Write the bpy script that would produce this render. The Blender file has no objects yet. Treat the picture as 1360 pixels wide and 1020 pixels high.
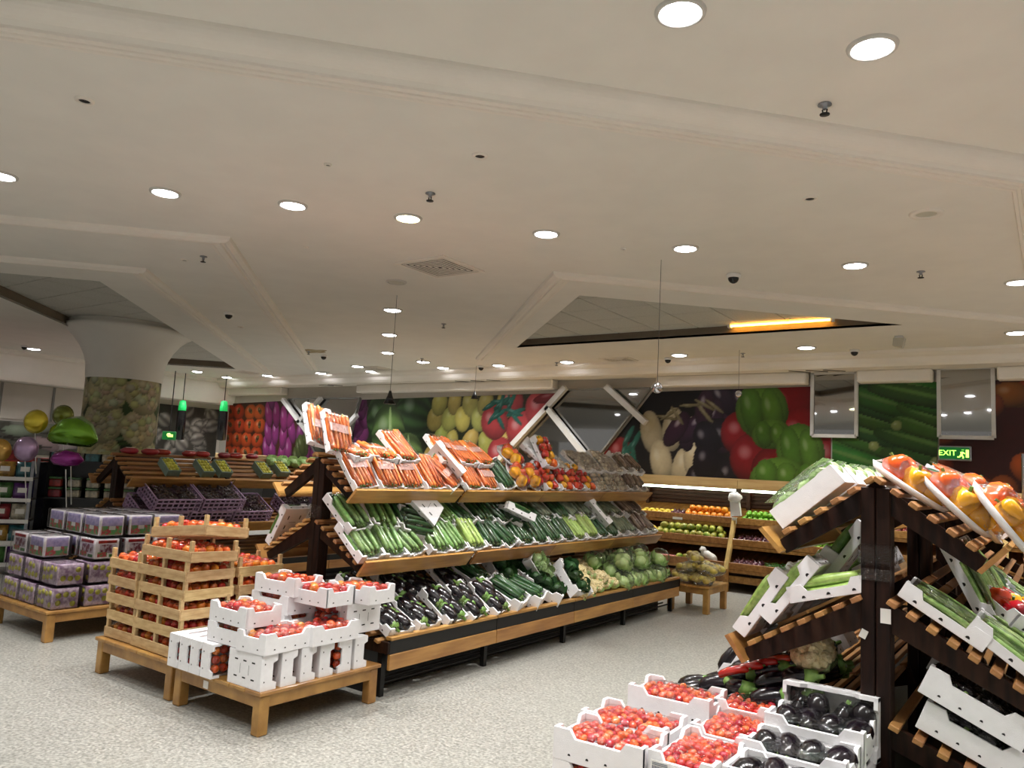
import bpy, bmesh, math, random
import numpy as np
from mathutils import Matrix, Vector
random.seed(7); np.random.seed(7)
SC = bpy.context.scene
COL = SC.collection
PI = math.pi
R = math.radians

# ------------------------------------------------------------------ camera
F_PX = 1021.0
_v1 = Vector((727, 150, F_PX)).normalized()            # world +Y (along the stands) in camera axes x right, y down, z forward
_v3 = Vector((485, -9300.2, F_PX)); _v3 = (_v3 - _v1 * _v3.dot(_v1)).normalized()   # world up
_v2 = _v1.cross(_v3).normalized()                       # world +X
cam_d = bpy.data.cameras.new('camera'); cam = bpy.data.objects.new('camera', cam_d); COL.objects.link(cam)
cam_d.sensor_fit = 'HORIZONTAL'; cam_d.sensor_width = 36.0; cam_d.lens = 36.0 * F_PX / 1360.0
cam_d.clip_start = 0.05; cam_d.clip_end = 200
_m = Matrix(((_v2[0], -_v2[1], -_v2[2]), (_v1[0], -_v1[1], -_v1[2]), (_v3[0], -_v3[1], -_v3[2])))
cam.matrix_world = Matrix.Translation((0, 0, 1.6)) @ _m.to_4x4()
SC.camera = cam

# ------------------------------------------------------------------ world, exposure, lamp strengths
W = bpy.data.worlds.new('world'); SC.world = W; W.use_nodes = True
W.node_tree.nodes['Background'].inputs[0].default_value = (1.0, 0.96, 0.90, 1)
W.node_tree.nodes['Background'].inputs[1].default_value = 0.30
SC.view_settings.view_transform = 'Standard'; SC.view_settings.look = 'None'
SC.view_settings.exposure = 0.12; SC.view_settings.gamma = 1.0; SC.view_settings.use_curve_mapping = False
LAMP_GLOW = 26.0         # emission of each ceiling downlight's diffuser
LAMP_W = 20.0            # watts of each downlight's beam
SC.cycles.max_bounces = 5; SC.cycles.diffuse_bounces = 4; SC.cycles.glossy_bounces = 2; SC.cycles.transmission_bounces = 2
SC.cycles.transparent_max_bounces = 8; SC.cycles.caustics_reflective = False; SC.cycles.caustics_refractive = False
SC.cycles.sample_clamp_indirect = 4.0; SC.cycles.adaptive_threshold = 0.02

# ------------------------------------------------------------------ materials
MATS = {}
def srgb(c):
    return tuple(((x / 255) / 12.92 if x / 255 <= .04045 else ((x / 255 + .055) / 1.055) ** 2.4) for x in c)
def mat(name, rgb, rough=.5, var=.12, scale=20., bump=0., bscale=60., spec=.5, coat=0., metal=0., rnd=0., rgb2=None, stretch=(1, 1, 1), emis=None, estr=0., lo=.35, hi=.65):
    """procedural Principled material; rgb in sRGB 0-255, mixed by noise with rgb2 (or a darker tone)"""
    m = bpy.data.materials.new(name); m.use_nodes = True; MATS[name] = m
    nt = m.node_tree; N = nt.nodes; L = nt.links; b = N['Principled BSDF']
    c1 = srgb(rgb); c2 = srgb(rgb2) if rgb2 else tuple(x * (1 - var * 2) for x in c1)
    tc = N.new('ShaderNodeTexCoord'); mp = N.new('ShaderNodeMapping'); mp.inputs['Scale'].default_value = stretch
    L.new(tc.outputs['Object'], mp.inputs['Vector'])
    nz = N.new('ShaderNodeTexNoise'); nz.inputs['Scale'].default_value = scale; nz.inputs['Detail'].default_value = 4
    L.new(mp.outputs['Vector'], nz.inputs['Vector'])
    cr = N.new('ShaderNodeValToRGB'); cr.color_ramp.elements[0].position = lo; cr.color_ramp.elements[1].position = hi
    cr.color_ramp.elements[0].color = (*c2, 1); cr.color_ramp.elements[1].color = (*c1, 1)
    L.new(nz.outputs['Fac'], cr.inputs['Fac'])
    col = cr.outputs['Color']
    if rnd:
        oi = N.new('ShaderNodeObjectInfo'); mr = N.new('ShaderNodeMapRange'); mr.inputs['To Min'].default_value = 1 - rnd; mr.inputs['To Max'].default_value = 1 + rnd
        L.new(oi.outputs['Random'], mr.inputs['Value'])
        mh = N.new('ShaderNodeHueSaturation'); L.new(mr.outputs['Result'], mh.inputs['Value']); L.new(col, mh.inputs['Color'])
        m2 = N.new('ShaderNodeMapRange'); m2.inputs['To Min'].default_value = .5 - rnd * .06; m2.inputs['To Max'].default_value = .5 + rnd * .06
        L.new(oi.outputs['Random'], m2.inputs['Value']); L.new(m2.outputs['Result'], mh.inputs['Hue'])
        col = mh.outputs['Color']
    L.new(col, b.inputs['Base Color'])
    b.inputs['Roughness'].default_value = rough; b.inputs['Specular IOR Level'].default_value = spec
    b.inputs['Coat Weight'].default_value = coat; b.inputs['Coat Roughness'].default_value = .12; b.inputs['Metallic'].default_value = metal
    if bump:
        bz = N.new('ShaderNodeTexNoise'); bz.inputs['Scale'].default_value = bscale; bz.inputs['Detail'].default_value = 3
        L.new(mp.outputs['Vector'], bz.inputs['Vector'])
        bp = N.new('ShaderNodeBump'); bp.inputs['Strength'].default_value = bump; bp.inputs['Distance'].default_value = .01
        L.new(bz.outputs['Fac'], bp.inputs['Height']); L.new(bp.outputs['Normal'], b.inputs['Normal'])
    if emis:
        b.inputs['Emission Color'].default_value = (*srgb(emis), 1); b.inputs['Emission Strength'].default_value = estr
    return m
def film_mat(name, fac=.07, rough=.08, tint=(1, 1, 1), bump=.5, scale=28., white=0., ior=1.5):
    m = bpy.data.materials.new(name); m.use_nodes = True; MATS[name] = m
    nt = m.node_tree; N = nt.nodes; L = nt.links; N.remove(N['Principled BSDF'])
    out = N['Material Output']; tr = N.new('ShaderNodeBsdfTransparent'); tr.inputs[0].default_value = (*tint, 1)
    gl = N.new('ShaderNodeBsdfGlossy'); gl.inputs['Roughness'].default_value = rough
    fr = N.new('ShaderNodeFresnel'); fr.inputs['IOR'].default_value = ior
    nz = N.new('ShaderNodeTexNoise'); nz.inputs['Scale'].default_value = scale; nz.inputs['Detail'].default_value = 2
    tc = N.new('ShaderNodeTexCoord'); L.new(tc.outputs['Object'], nz.inputs['Vector'])
    bp = N.new('ShaderNodeBump'); bp.inputs['Strength'].default_value = bump; bp.inputs['Distance'].default_value = .02
    L.new(nz.outputs['Fac'], bp.inputs['Height']); L.new(bp.outputs['Normal'], gl.inputs['Normal']); L.new(bp.outputs['Normal'], fr.inputs['Normal'])
    ad = N.new('ShaderNodeMath'); ad.operation = 'ADD'; ad.use_clamp = True; ad.inputs[1].default_value = fac
    L.new(fr.outputs['Fac'], ad.inputs[0])
    mx = N.new('ShaderNodeMixShader'); L.new(ad.outputs[0], mx.inputs[0]); L.new(tr.outputs[0], mx.inputs[1]); L.new(gl.outputs[0], mx.inputs[2])
    last = mx.outputs[0]
    if white:
        df = N.new('ShaderNodeBsdfDiffuse'); df.inputs[0].default_value = (.9, .9, .92, 1)
        m2 = N.new('ShaderNodeMixShader'); m2.inputs[0].default_value = white; L.new(last, m2.inputs[1]); L.new(df.outputs[0], m2.inputs[2]); last = m2.outputs[0]
    L.new(last, out.inputs['Surface'])
    return m
def print_mat(name, rough=.45, spec=.3):
    """flat printed picture: colours held in the mesh's 'Col' attribute"""
    m = bpy.data.materials.new(name); m.use_nodes = True; MATS[name] = m
    nt = m.node_tree; a = nt.nodes.new('ShaderNodeAttribute'); a.attribute_name = 'Col'
    b = nt.nodes['Principled BSDF']; nt.links.new(a.outputs['Color'], b.inputs['Base Color']); b.inputs['Roughness'].default_value = rough
    b.inputs['Specular IOR Level'].default_value = spec
    return m

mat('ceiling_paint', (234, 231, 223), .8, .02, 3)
mat('ceiling_moulding', (238, 232, 222), .7, .02, 3)
mat('wall_paint', (196, 190, 180), .8, .04, 2)
mat('ceiling_tile', (196, 196, 188), .9, .06, 40, bump=.2, bscale=120)
mat('recess_shade', (120, 108, 92), .8, .05, 5)  # ceiling riser colour darkened to stand for shade inside the recess
mat('tile_rail', (150, 148, 140), .6)
# speckled stone floor
m = mat('floor_stone', (174, 173, 167), .36, .1, 55, rgb2=(138, 137, 131), bump=.03, bscale=200)
nt = m.node_tree; N = nt.nodes; L = nt.links
vo = N.new('ShaderNodeTexVoronoi'); vo.inputs['Scale'].default_value = 70
tc = [n for n in N if n.type == 'TEX_COORD'][0]; L.new(tc.outputs['Object'], vo.inputs['Vector'])
vr = N.new('ShaderNodeValToRGB'); vr.color_ramp.elements[0].color = (.55, .55, .53, 1); vr.color_ramp.elements[1].color = (1.25, 1.25, 1.22, 1)
sp = N.new('ShaderNodeSeparateColor'); L.new(vo.outputs['Color'], sp.inputs[0]); L.new(sp.outputs[0], vr.inputs['Fac'])
mm = N.new('ShaderNodeMix'); mm.data_type = 'RGBA'; mm.blend_type = 'MULTIPLY'; mm.inputs[0].default_value = .6
bs = N['Principled BSDF']; src = bs.inputs['Base Color'].links[0].from_socket
L.new(src, mm.inputs[6]); L.new(vr.outputs['Color'], mm.inputs[7]); L.new(mm.outputs[2], bs.inputs['Base Color'])
n2 = N.new('ShaderNodeTexNoise'); n2.inputs['Scale'].default_value = 1.1; n2.inputs['Detail'].default_value = 5; L.new(tc.outputs['Object'], n2.inputs['Vector'])
r2 = N.new('ShaderNodeMapRange'); r2.inputs['From Min'].default_value = .3; r2.inputs['From Max'].default_value = .7; r2.inputs['To Min'].default_value = .33; r2.inputs['To Max'].default_value = .41
L.new(n2.outputs['Fac'], r2.inputs['Value']); L.new(r2.outputs['Result'], bs.inputs['Roughness'])

mat('lip_wood', (186, 138, 74), .42, .2, 7, rgb2=(150, 104, 52), stretch=(3, .35, 3), coat=.25, rnd=.12)
mat('table_wood', (178, 134, 70), .45, .2, 8, rgb2=(146, 104, 50), stretch=(1, 1, 1), coat=.2, rnd=.08)
mat('slat_wood', (172, 124, 72), .55, .2, 6, rgb2=(134, 90, 50), stretch=(3, .3, 3), rnd=.15)
mat('dark_wood', (46, 26, 17), .5, .3, 9, rgb2=(24, 13, 9), stretch=(4, 4, .4), spec=.2, rnd=.15)
mat('crate_wood', (206, 176, 128), .7, .15, 9, rgb2=(178, 144, 96), stretch=(1, 1, 5), rnd=.12)
mat('canopy_wood', (206, 174, 118), .5, .15, 5, rgb2=(184, 146, 90), stretch=(.4, 3, 3), coat=.1)
mat('panel_wood', (70, 34, 20), .5, .2, 6, stretch=(.4, 3, 3))
mat('pale_post_wood', (214, 182, 112), .5, .15, 6, stretch=(3, 3, .5))
mat('black_strip', (11, 10, 10), .5, .1, 10)
mat('dark_metal', (40, 39, 38), .45, .1, 10, metal=.6)
mat('grey_metal', (150, 152, 158), .35, .1, 10, metal=.6)
mat('chrome', (200, 200, 205), .15, .02, 10, metal=1.)
mat('foam', (240, 239, 241), .55, .02, 30, bump=.12, bscale=300, rnd=.03)
mat('hole_dark', (24, 20, 20), .8, .1, 10)
mat('white_plastic', (236, 236, 234), .4, .02, 10)
mat('black_plastic', (20, 20, 21), .25, .05, 10)
mat('paper_white', (238, 236, 230), .7, .03, 10)
mat('print_ink', (70, 84, 110), .6, .1, 30)
mat('lamp_trim', (206, 204, 198), .35, .02, 10)
mat('lamp_diffuser', (255, 255, 255), .4, 0, 5, emis=(250, 250, 255), estr=LAMP_GLOW)
mat('lamp_diffuser_warm', (255, 255, 235), .4, 0, 5, emis=(255, 255, 205), estr=LAMP_GLOW)
mat('lamp_off', (196, 194, 180), .4, .03, 10)
mat('tube_glow', (255, 255, 240), .4, 0, 5, emis=(236, 255, 225), estr=9.)
mat('amber_glow', (255, 190, 90), .4, 0, 5, emis=(255, 176, 60), estr=26.)
mat('vent_slot', (60, 58, 52), .8, .1, 10)
mat('stain_brown', (190, 178, 150), .8, .1, 8, rgb2=(150, 128, 84))
mat('window_glass', (14, 15, 13), .03, .05, 2, spec=1.0, coat=1.0)
MATS['window_glass'].node_tree.nodes['Principled BSDF'].inputs['IOR'].default_value = 2.4
mat('frame_white', (206, 206, 204), .45, .03, 10)
mat('frame_grey', (120, 120, 116), .45, .03, 10)
mat('exit_green', (10, 70, 30), .4, .1, 8, emis=(0, 110, 40), estr=.5)
mat('exit_glow', (190, 255, 120), .4, .02, 8, emis=(170, 255, 90), estr=3.)
mat('green_lamp', (40, 200, 110), .4, .02, 8, emis=(30, 200, 90), estr=.45)
# produce
mat('carrot_skin', (240, 128, 52), .4, .2, 30, rgb2=(222, 104, 36), rnd=.12, coat=.3)
mat('cucumber_skin', (42, 86, 38), .35, .3, 40, rgb2=(24, 58, 26), rnd=.25, coat=.4)
mat('courgette_skin', (124, 158, 86), .38, .25, 35, rgb2=(84, 124, 58), rnd=.2, coat=.4)
mat('gourd_skin', (162, 188, 100), .4, .25, 35, rgb2=(118, 152, 66), rnd=.15, coat=.3)
mat('bean_skin', (168, 196, 118), .4, .25, 40, rgb2=(122, 160, 80), rnd=.25, coat=.3)
mat('pale_courgette_skin', (178, 204, 112), .4, .2, 30, rgb2=(146, 178, 82), rnd=.15, coat=.3)
mat('eggplant_skin', (20, 12, 21), .22, .3, 12, rgb2=(12, 7, 13), rnd=.3, coat=.35)
mat('stem_green', (122, 158, 74), .55, .3, 30, rgb2=(84, 120, 50), rnd=.2)
mat('tomato_skin', (220, 80, 42), .25, .25, 14, rgb2=(196, 52, 30), rnd=.22, coat=.6)
mat('small_tomato_skin', (226, 92, 54), .25, .25, 30, rgb2=(206, 54, 34), rnd=.3, coat=.6)
mat('tomato_orange', (236, 140, 52), .25, .2, 14, rgb2=(216, 96, 36), rnd=.2, coat=.6)
mat('red_pepper', (205, 44, 22), .2, .2, 12, rnd=.15, coat=.8)
mat('orange_pepper', (244, 104, 22), .2, .2, 12, rgb2=(232, 82, 18), rnd=.12, coat=.8)
mat('yellow_pepper', (248, 178, 20), .2, .2, 12, rgb2=(236, 160, 18), rnd=.08, coat=.8)
mat('mushroom_cap', (234, 226, 214), .6, .2, 20, rgb2=(192, 178, 162), rnd=.3)
mat('grey_veg', (128, 138, 116), .5, .3, 25, rgb2=(86, 98, 76), rnd=.3)
mat('brown_veg', (140, 120, 106), .45, .3, 25, rgb2=(98, 78, 66), rnd=.3, coat=.3)
mat('leaf_dark', (48, 92, 40), .5, .3, 18, rgb2=(22, 56, 24), rnd=.25, bump=.5, bscale=40)
mat('cauliflower_curd', (236, 222, 176), .7, .15, 40, rgb2=(212, 192, 138), bump=.9, bscale=90, rnd=.08)
mat('cabbage_leaf', (206, 228, 162), .45, .25, 7, rgb2=(166, 204, 118), bump=.4, bscale=25, rnd=.12, coat=.2)
mat('lettuce_leaf', (208, 228, 178), .55, .25, 14, rgb2=(170, 206, 134), bump=.8, bscale=40, rnd=.1)
mat('orange_peel', (246, 152, 30), .4, .12, 60, bump=.15, bscale=200, rnd=.1, coat=.2)
mat('lime_peel', (132, 190, 52), .35, .2, 25, rgb2=(96, 156, 36), rnd=.15, coat=.3)
mat('lemon_peel', (238, 208, 70), .4, .15, 40, rnd=.1, coat=.2)
mat('mango_skin', (110, 146, 52), .38, .3, 8, rgb2=(176, 168, 64), rnd=.25, coat=.3)
mat('apple_red', (150, 30, 34), .25, .25, 12, rnd=.25, coat=.5)
mat('onion_skin', (98, 46, 62), .35, .3, 14, rgb2=(66, 26, 42), rnd=.3, coat=.3)
mat('garlic_skin', (214, 204, 190), .5, .15, 20, rnd=.1)
mat('chilli_green', (70, 128, 44), .35, .2, 20, rnd=.25, coat=.4)
mat('pink_root', (206, 128, 116), .5, .2, 20, rnd=.2)
mat('grape_dark', (62, 30, 54), .3, .3, 30, rgb2=(36, 16, 34), rnd=.35, coat=.4)
mat('fruit_yellow_green', (208, 200, 84), .4, .2, 20, rgb2=(182, 182, 60), rnd=.15, coat=.3)
mat('purple_plastic', (178, 148, 184), .35, .1, 10, coat=.2)
mat('punnet_plastic', (132, 158, 146), .4, .1, 10)
mat('red_pack', (170, 32, 36), .35, .2, 12, rnd=.2, coat=.4)
mat('potato_skin', (216, 196, 96), .5, .25, 14, rgb2=(180, 160, 70), rnd=.15)
for k, c in dict(pink=(206, 96, 140), purple=(112, 58, 140), blue=(34, 70, 156), teal=(60, 130, 140), gold=(196, 150, 60), red=(170, 40, 44), orange=(214, 120, 60), cream=(214, 204, 180), green=(80, 140, 70), navy=(20, 24, 92)).items():
    mat('snack_' + k, c, .3, .25, 14, rgb2=tuple(int(x * .6) for x in c), coat=.4, rnd=.1)
for k, c in dict(yellow=(226, 206, 50), green=(120, 180, 30), purple=(150, 30, 140), gold=(206, 160, 70), lilac=(190, 160, 200), olive=(120, 130, 40)).items():
    mat('foil_' + k, c, .18, .1, 8, metal=.55, coat=.6, bump=.25, bscale=18)
mat('carton_white', (246, 242, 244), .35, .1, 16, coat=.3)
mat('carton_purple', (226, 208, 222), .35, .2, 22, rgb2=(158, 126, 158), coat=.3, rnd=.1, lo=.4, hi=.6)
mat('carton_sky', (160, 154, 204), .35, .2, 30, rgb2=(204, 190, 226), coat=.3)
mat('pink_band', (240, 190, 178), .4, .05, 20)
mat('carton_band', (96, 170, 104), .35, .3, 26, rgb2=(196, 84, 88), coat=.3, lo=.45, hi=.55)
mat('carton_fruit', (120, 50, 70), .35, .3, 30, rgb2=(210, 200, 210), coat=.3, lo=.42, hi=.58)
for _n in ('lamp_diffuser', 'lamp_diffuser_warm'): MATS[_n].cycles.emission_sampling = 'NONE'
film_mat('film', .045, .085, bump=1.0, scale=45., ior=1.25)
film_mat('crate_film', .05, .085, bump=1.0, scale=36., ior=1.25)
film_mat('bag_film', .02, .1, white=.02, scale=30., bump=1., ior=1.06)
film_mat('poly_bag', .03, .12, white=.10, scale=30., bump=1., ior=1.12)
film_mat('clear_plastic', .03, .06, tint=(.99, .98, .99), scale=12., bump=.3, ior=1.3)
film_mat('wrap_tape', .03, .06, white=.0, scale=60., bump=1., ior=1.2)
print_mat('mural_print'); print_mat('column_print', .5)

# ------------------------------------------------------------------ mesh helpers
class MB:
    """collects faces; build() turns them into one mesh datablock"""
    def __init__(s): s.v = []; s.f = []; s.m = []; s.sm = []
    def add(s, vs, fs, mi=0, M=None, smooth=False):
        o = len(s.v)
        s.v += [tuple(M @ Vector(p)) for p in vs] if M is not None else [tuple(p) for p in vs]
        s.f += [tuple(i + o for i in f) for f in fs]; s.m += [mi] * len(fs); s.sm += [smooth] * len(fs)
        return s
    def box(s, x0, x1, y0, y1, z0, z1, mi=0, M=None):
        vs = [(x0, y0, z0), (x1, y0, z0), (x1, y1, z0), (x0, y1, z0), (x0, y0, z1), (x1, y0, z1), (x1, y1, z1), (x0, y1, z1)]
        return s.add(vs, [(0, 3, 2, 1), (4, 5, 6, 7), (0, 1, 5, 4), (1, 2, 6, 5), (2, 3, 7, 6), (3, 0, 4, 7)], mi, M)
    def cbox(s, x0, x1, y0, y1, z0, z1, c=.004, mi=0, M=None):
        """box with chamfered edges"""
        c = min(c, (x1 - x0) * .45, (y1 - y0) * .45, (z1 - z0) * .45)
        bm = bmesh.new(); bmesh.ops.create_cube(bm, size=1)
        bmesh.ops.scale(bm, vec=(x1 - x0, y1 - y0, z1 - z0), verts=bm.verts)
        bmesh.ops.translate(bm, vec=((x0 + x1) / 2, (y0 + y1) / 2, (z0 + z1) / 2), verts=bm.verts)
        bmesh.ops.bevel(bm, geom=list(bm.edges), offset=c, segments=1, affect='EDGES')
        bm.verts.index_update(); vs = [tuple(v.co) for v in bm.verts]; fs = [tuple(v.index for v in f.verts) for f in bm.faces]; bm.free()
        return s.add(vs, fs, mi, M)
    def prism(s, poly, a0, a1, axis='y', mi=0, M=None):
        """2-D polygon extruded; axis y: poly=(x,z); axis z: poly=(x,y); axis x: poly=(y,z)"""
        n = len(poly)
        P = {'y': lambda p, a: (p[0], a, p[1]), 'z': lambda p, a: (p[0], p[1], a), 'x': lambda p, a: (a, p[0], p[1])}[axis]
        vs = [P(p, a0) for p in poly] + [P(p, a1) for p in poly]
        fs = [tuple(range(n)), tuple(range(2 * n - 1, n - 1, -1))] + [(i, i + n, (i + 1) % n + n, (i + 1) % n) for i in range(n)]
        return s.add(vs, fs, mi, M)
    def tube(s, p0, p1, r, n=8, mi=0, r1=None, caps=True):
        p0 = Vector(p0); p1 = Vector(p1); d = (p1 - p0).normalized(); a = d.orthogonal().normalized(); b = d.cross(a); r1 = r if r1 is None else r1
        vs = [p0 + (a * math.cos(2 * PI * i / n) + b * math.sin(2 * PI * i / n)) * r for i in range(n)] + [p1 + (a * math.cos(2 * PI * i / n) + b * math.sin(2 * PI * i / n)) * r1 for i in range(n)]
        fs = [(i, (i + 1) % n, (i + 1) % n + n, i + n) for i in range(n)]
        s.add(vs, fs, mi, None, True)
        if caps: s.add(vs, [tuple(range(n - 1, -1, -1)), tuple(range(n, 2 * n))], mi)
        return s
    def lathe(s, prof, n=20, mi=0, M=None, smooth=True, lobes=0, lamp=0., ph=0.):
        """profile of (r, z) turned about z"""
        vs = []; fs = []; k = len(prof)
        for i in range(n):
            t = 2 * PI * i / n; g = 1 + lamp * (abs(math.cos(lobes * t / 2 + ph)) - .6) if lobes else 1
            for r, z in prof: vs.append((r * g * math.cos(t), r * g * math.sin(t), z))
        for i in range(n):
            for j in range(k - 1):
                a = i * k + j; b = ((i + 1) % n) * k + j
                fs.append((a, b, b + 1, a + 1))
        return s.add(vs, fs, mi, M, smooth)
    def rod(s, prof, n=8, bend=0., mi=0, M=None, ridge=0, ramp=0.):
        """profile of (x, r) turned about the x axis, bent in z"""
        vs = []; fs = []; k = len(prof); L0 = prof[0][0]; L1 = prof[-1][0]
        for x, r in prof:
            u = (x - L0) / (L1 - L0) * 2 - 1; zz = bend * (1 - u * u)
            for i in range(n):
                t = 2 * PI * i / n; g = 1 + ramp * (i % 2) if ridge else 1
                vs.append((x, r * g * math.cos(t), zz + r * g * math.sin(t)))
        for j in range(k - 1):
            for i in range(n):
                fs.append((j * n + i, j * n + (i + 1) % n, (j + 1) * n + (i + 1) % n, (j + 1) * n + i))
        fs.append(tuple(range(n - 1, -1, -1))); fs.append(tuple(range((k - 1) * n, k * n)))
        return s.add(vs, fs, mi, M, True)
    def ball(s, c=(0, 0, 0), r=(1, 1, 1), nu=10, nv=7, mi=0, noise=0., seed=0):
        rs = random.Random(seed); vs = [(c[0], c[1], c[2] - r[2])]; fs = []
        for j in range(1, nv):
            p = -PI / 2 + PI * j / nv
            for i in range(nu):
                g = 1 + noise * (rs.random() * 2 - 1); t = 2 * PI * i / nu
                vs.append((c[0] + r[0] * g * math.cos(p) * math.cos(t), c[1] + r[1] * g * math.cos(p) * math.sin(t), c[2] + r[2] * g * math.sin(p)))
        vs.append((c[0], c[1], c[2] + r[2])); last = len(vs) - 1
        for i in range(nu):
            fs.append((0, 1 + (i + 1) % nu, 1 + i))
            fs.append((last, 1 + (nv - 2) * nu + i, 1 + (nv - 2) * nu + (i + 1) % nu))
            for j in range(nv - 2):
                a = 1 + j * nu + i; b = 1 + j * nu + (i + 1) % nu
                fs.append((a, b, b + nu, a + nu))
        return s.add(vs, fs, mi, None, True)
    def build(s, name, *mats):
        me = bpy.data.meshes.new(name); me.from_pydata(s.v, [], s.f)
        for x in mats: me.materials.append(MATS[x])
        me.polygons.foreach_set('material_index', s.m); me.polygons.foreach_set('use_smooth', s.sm); me.update()
        return me
def obj(name, me, parent=None, M=None, label=None, cat=None, group=None, kind=None):
    o = bpy.data.objects.new(name, me); COL.objects.link(o)
    if M is not None: o.matrix_basis = M
    if parent is not None: o.parent = parent
    if label: o['label'] = label
    if cat: o['category'] = cat
    if group: o['group'] = group
    if kind: o['kind'] = kind
    return o
def thing(name, M, label, cat, group=None):
    return obj(name, None, None, M if isinstance(M, Matrix) else Matrix.Translation(M), label, cat, group)
def T(x, y, z): return Matrix.Translation((x, y, z))
def RZ(a): return Matrix.Rotation(a, 4, 'Z')
def RX(a): return Matrix.Rotation(a, 4, 'X')
def RY(a): return Matrix.Rotation(a, 4, 'Y')
def struct(name, me, parent=None, M=None): return obj(name, me, parent, M, kind=None if parent else 'structure')
ORD = ['first', 'second', 'third', 'fourth', 'fifth', 'sixth', 'seventh', 'eighth', 'ninth', 'tenth', 'eleventh', 'twelfth', 'thirteenth', 'fourteenth', 'fifteenth', 'sixteenth', 'seventeenth', 'eighteenth', 'nineteenth', 'twentieth'] + ['%dth' % i if i % 10 not in (1, 2, 3) else '%d%s' % (i, {1: 'st', 2: 'nd', 3: 'rd'}[i % 10]) for i in range(21, 60)]
COUNT = {}
def nth(key):
    COUNT[key] = COUNT.get(key, 0) + 1
    return ORD[COUNT[key] - 1]

# ------------------------------------------------------------------ shell: floor, ceiling, walls
CZ = 3.5
XL, XR, YN, YB = -18.3, 7.0, -5.0, 12.3
struct('floor', MB().box(XL - .2, XR, YN, YB + .2, -.1, 0).build('floor', 'floor_stone'))
def flat_poly(outer, holes, z, name, m, down=True):
    bm = bmesh.new(); edges = []
    for loop in [outer] + holes:
        vs = [bm.verts.new((x, y, z)) for x, y in loop]
        edges += [bm.edges.new((vs[i], vs[(i + 1) % len(vs)])) for i in range(len(vs))]
    bmesh.ops.triangle_fill(bm, use_beauty=True, edges=edges)
    bmesh.ops.recalc_face_normals(bm, faces=bm.faces)
    for f in bm.faces:
        if f.normal.z > 0: f.normal_flip()
    g = bmesh.ops.extrude_face_region(bm, geom=list(bm.faces))   # give the slab its thickness
    bmesh.ops.translate(bm, vec=(0, 0, .03), verts=[v for v in g['geom'] if isinstance(v, bmesh.types.BMVert)])
    bmesh.ops.recalc_face_normals(bm, faces=bm.faces)
    me = bpy.data.meshes.new(name); bm.to_mesh(me); bm.free(); me.materials.append(MATS[m]); return me
TRI = [(-4.2, 7.05), (-1.45, 9.8), (-6.95, 9.8)]                        # triangular recess on the right
STRIP = [(-9.0, 4.3), (-15.1, 10.4), (-16.4, 9.25), (-10.25, 3.05)]      # long recess round the column
TRAY = [(-9.64, -5.0), (-0.07, 5.5), (-0.07, 9.2)]                        # edge of the raised tray over the camera
ceil = struct('ceiling', flat_poly([(-0.07, 9.2), (XR, 9.2), (XR, YB), (XL, YB), (XL, YN), (-9.64, YN), (-0.07, 5.5)], [TRI, STRIP], CZ, 'ceiling', 'ceiling_paint'))
struct('ceiling_tray', flat_poly([(-9.8, YN), (XR, YN), (XR, 9.3), (-.17, 9.3), (-.17, 5.55)], [], CZ + .10, 'ceiling_tray', 'ceiling_paint'))
def sweep(name, path, prof, m='ceiling_moulding', closed=False):
    """profile (d, z) carried along a 2-D path; d is measured to the left of the path"""
    n = len(path); pts = []
    for i in range(n):
        p = Vector(path[i])
        a = (p - Vector(path[i - 1])).normalized() if i > 0 or closed else None
        b = (Vector(path[(i + 1) % n]) - p).normalized() if i < n - 1 or closed else None
        a = a or b; b = b or a
        na = Vector((-a.y, a.x)); nb = Vector((-b.y, b.x)); mdir = (na + nb).normalized(); k = 1 / max(.3, mdir.dot(na))
        pts.append([(p.x + mdir.x * d * k, p.y + mdir.y * d * k, z) for d, z in prof])
    mb = MB(); k = len(prof)
    for i in range(n if closed else n - 1):
        A = pts[i]; B = pts[(i + 1) % n]
        mb.add(A + B, [(j, j + 1, k + j + 1, k + j) for j in range(k - 1)])
    if not closed:
        mb.add(pts[0], [tuple(range(k))]); mb.add(pts[-1], [tuple(range(k))])
    return struct(name, mb.build(name, m))
# crown moulding of the tray: a cove falling to three fine beads
cove = [(-.12, CZ + .105)] + [(-.12 + .11 * (1 - math.cos(t)), CZ + .10 - .085 * math.sin(t)) for t in [R(12 * i) for i in range(8)]] + \
       [(0, CZ - .005), (.0, CZ - .02), (.03, CZ - .02), (.034, CZ - .012), (.055, CZ - .012), (.059, CZ - .02), (.082, CZ - .02), (.086, CZ - .012), (.105, CZ - .012), (.11, CZ - .02), (.13, CZ - .02), (.135, CZ)]
sweep('trim_1', TRAY, cove)
bead = [(-.13, CZ + .001), (-.12, CZ - .03), (-.08, CZ - .05), (-.045, CZ - .03), (-.03, CZ - .03), (-.02, CZ - .045), (.01, CZ - .045), (.02, CZ - .03), (.05, CZ - .03), (.07, CZ - .015), (.10, CZ - .012), (.11, CZ + .001)]
sweep('trim_2', [(-8.25, 10.62), (-3.92, 6.25), (.5, 10.75)], bead)                  # vee around the triangular recess
sweep('trim_3', [(-11.0, -1.0), (-6.1, 3.9), (-13.0, 10.8)], bead)                 # outer frame round the column
sweep('trim_4', [(-12.6, -.4), (-8.0, 4.2), (-14.6, 10.8)], bead)                  # inner frame round the column
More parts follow.
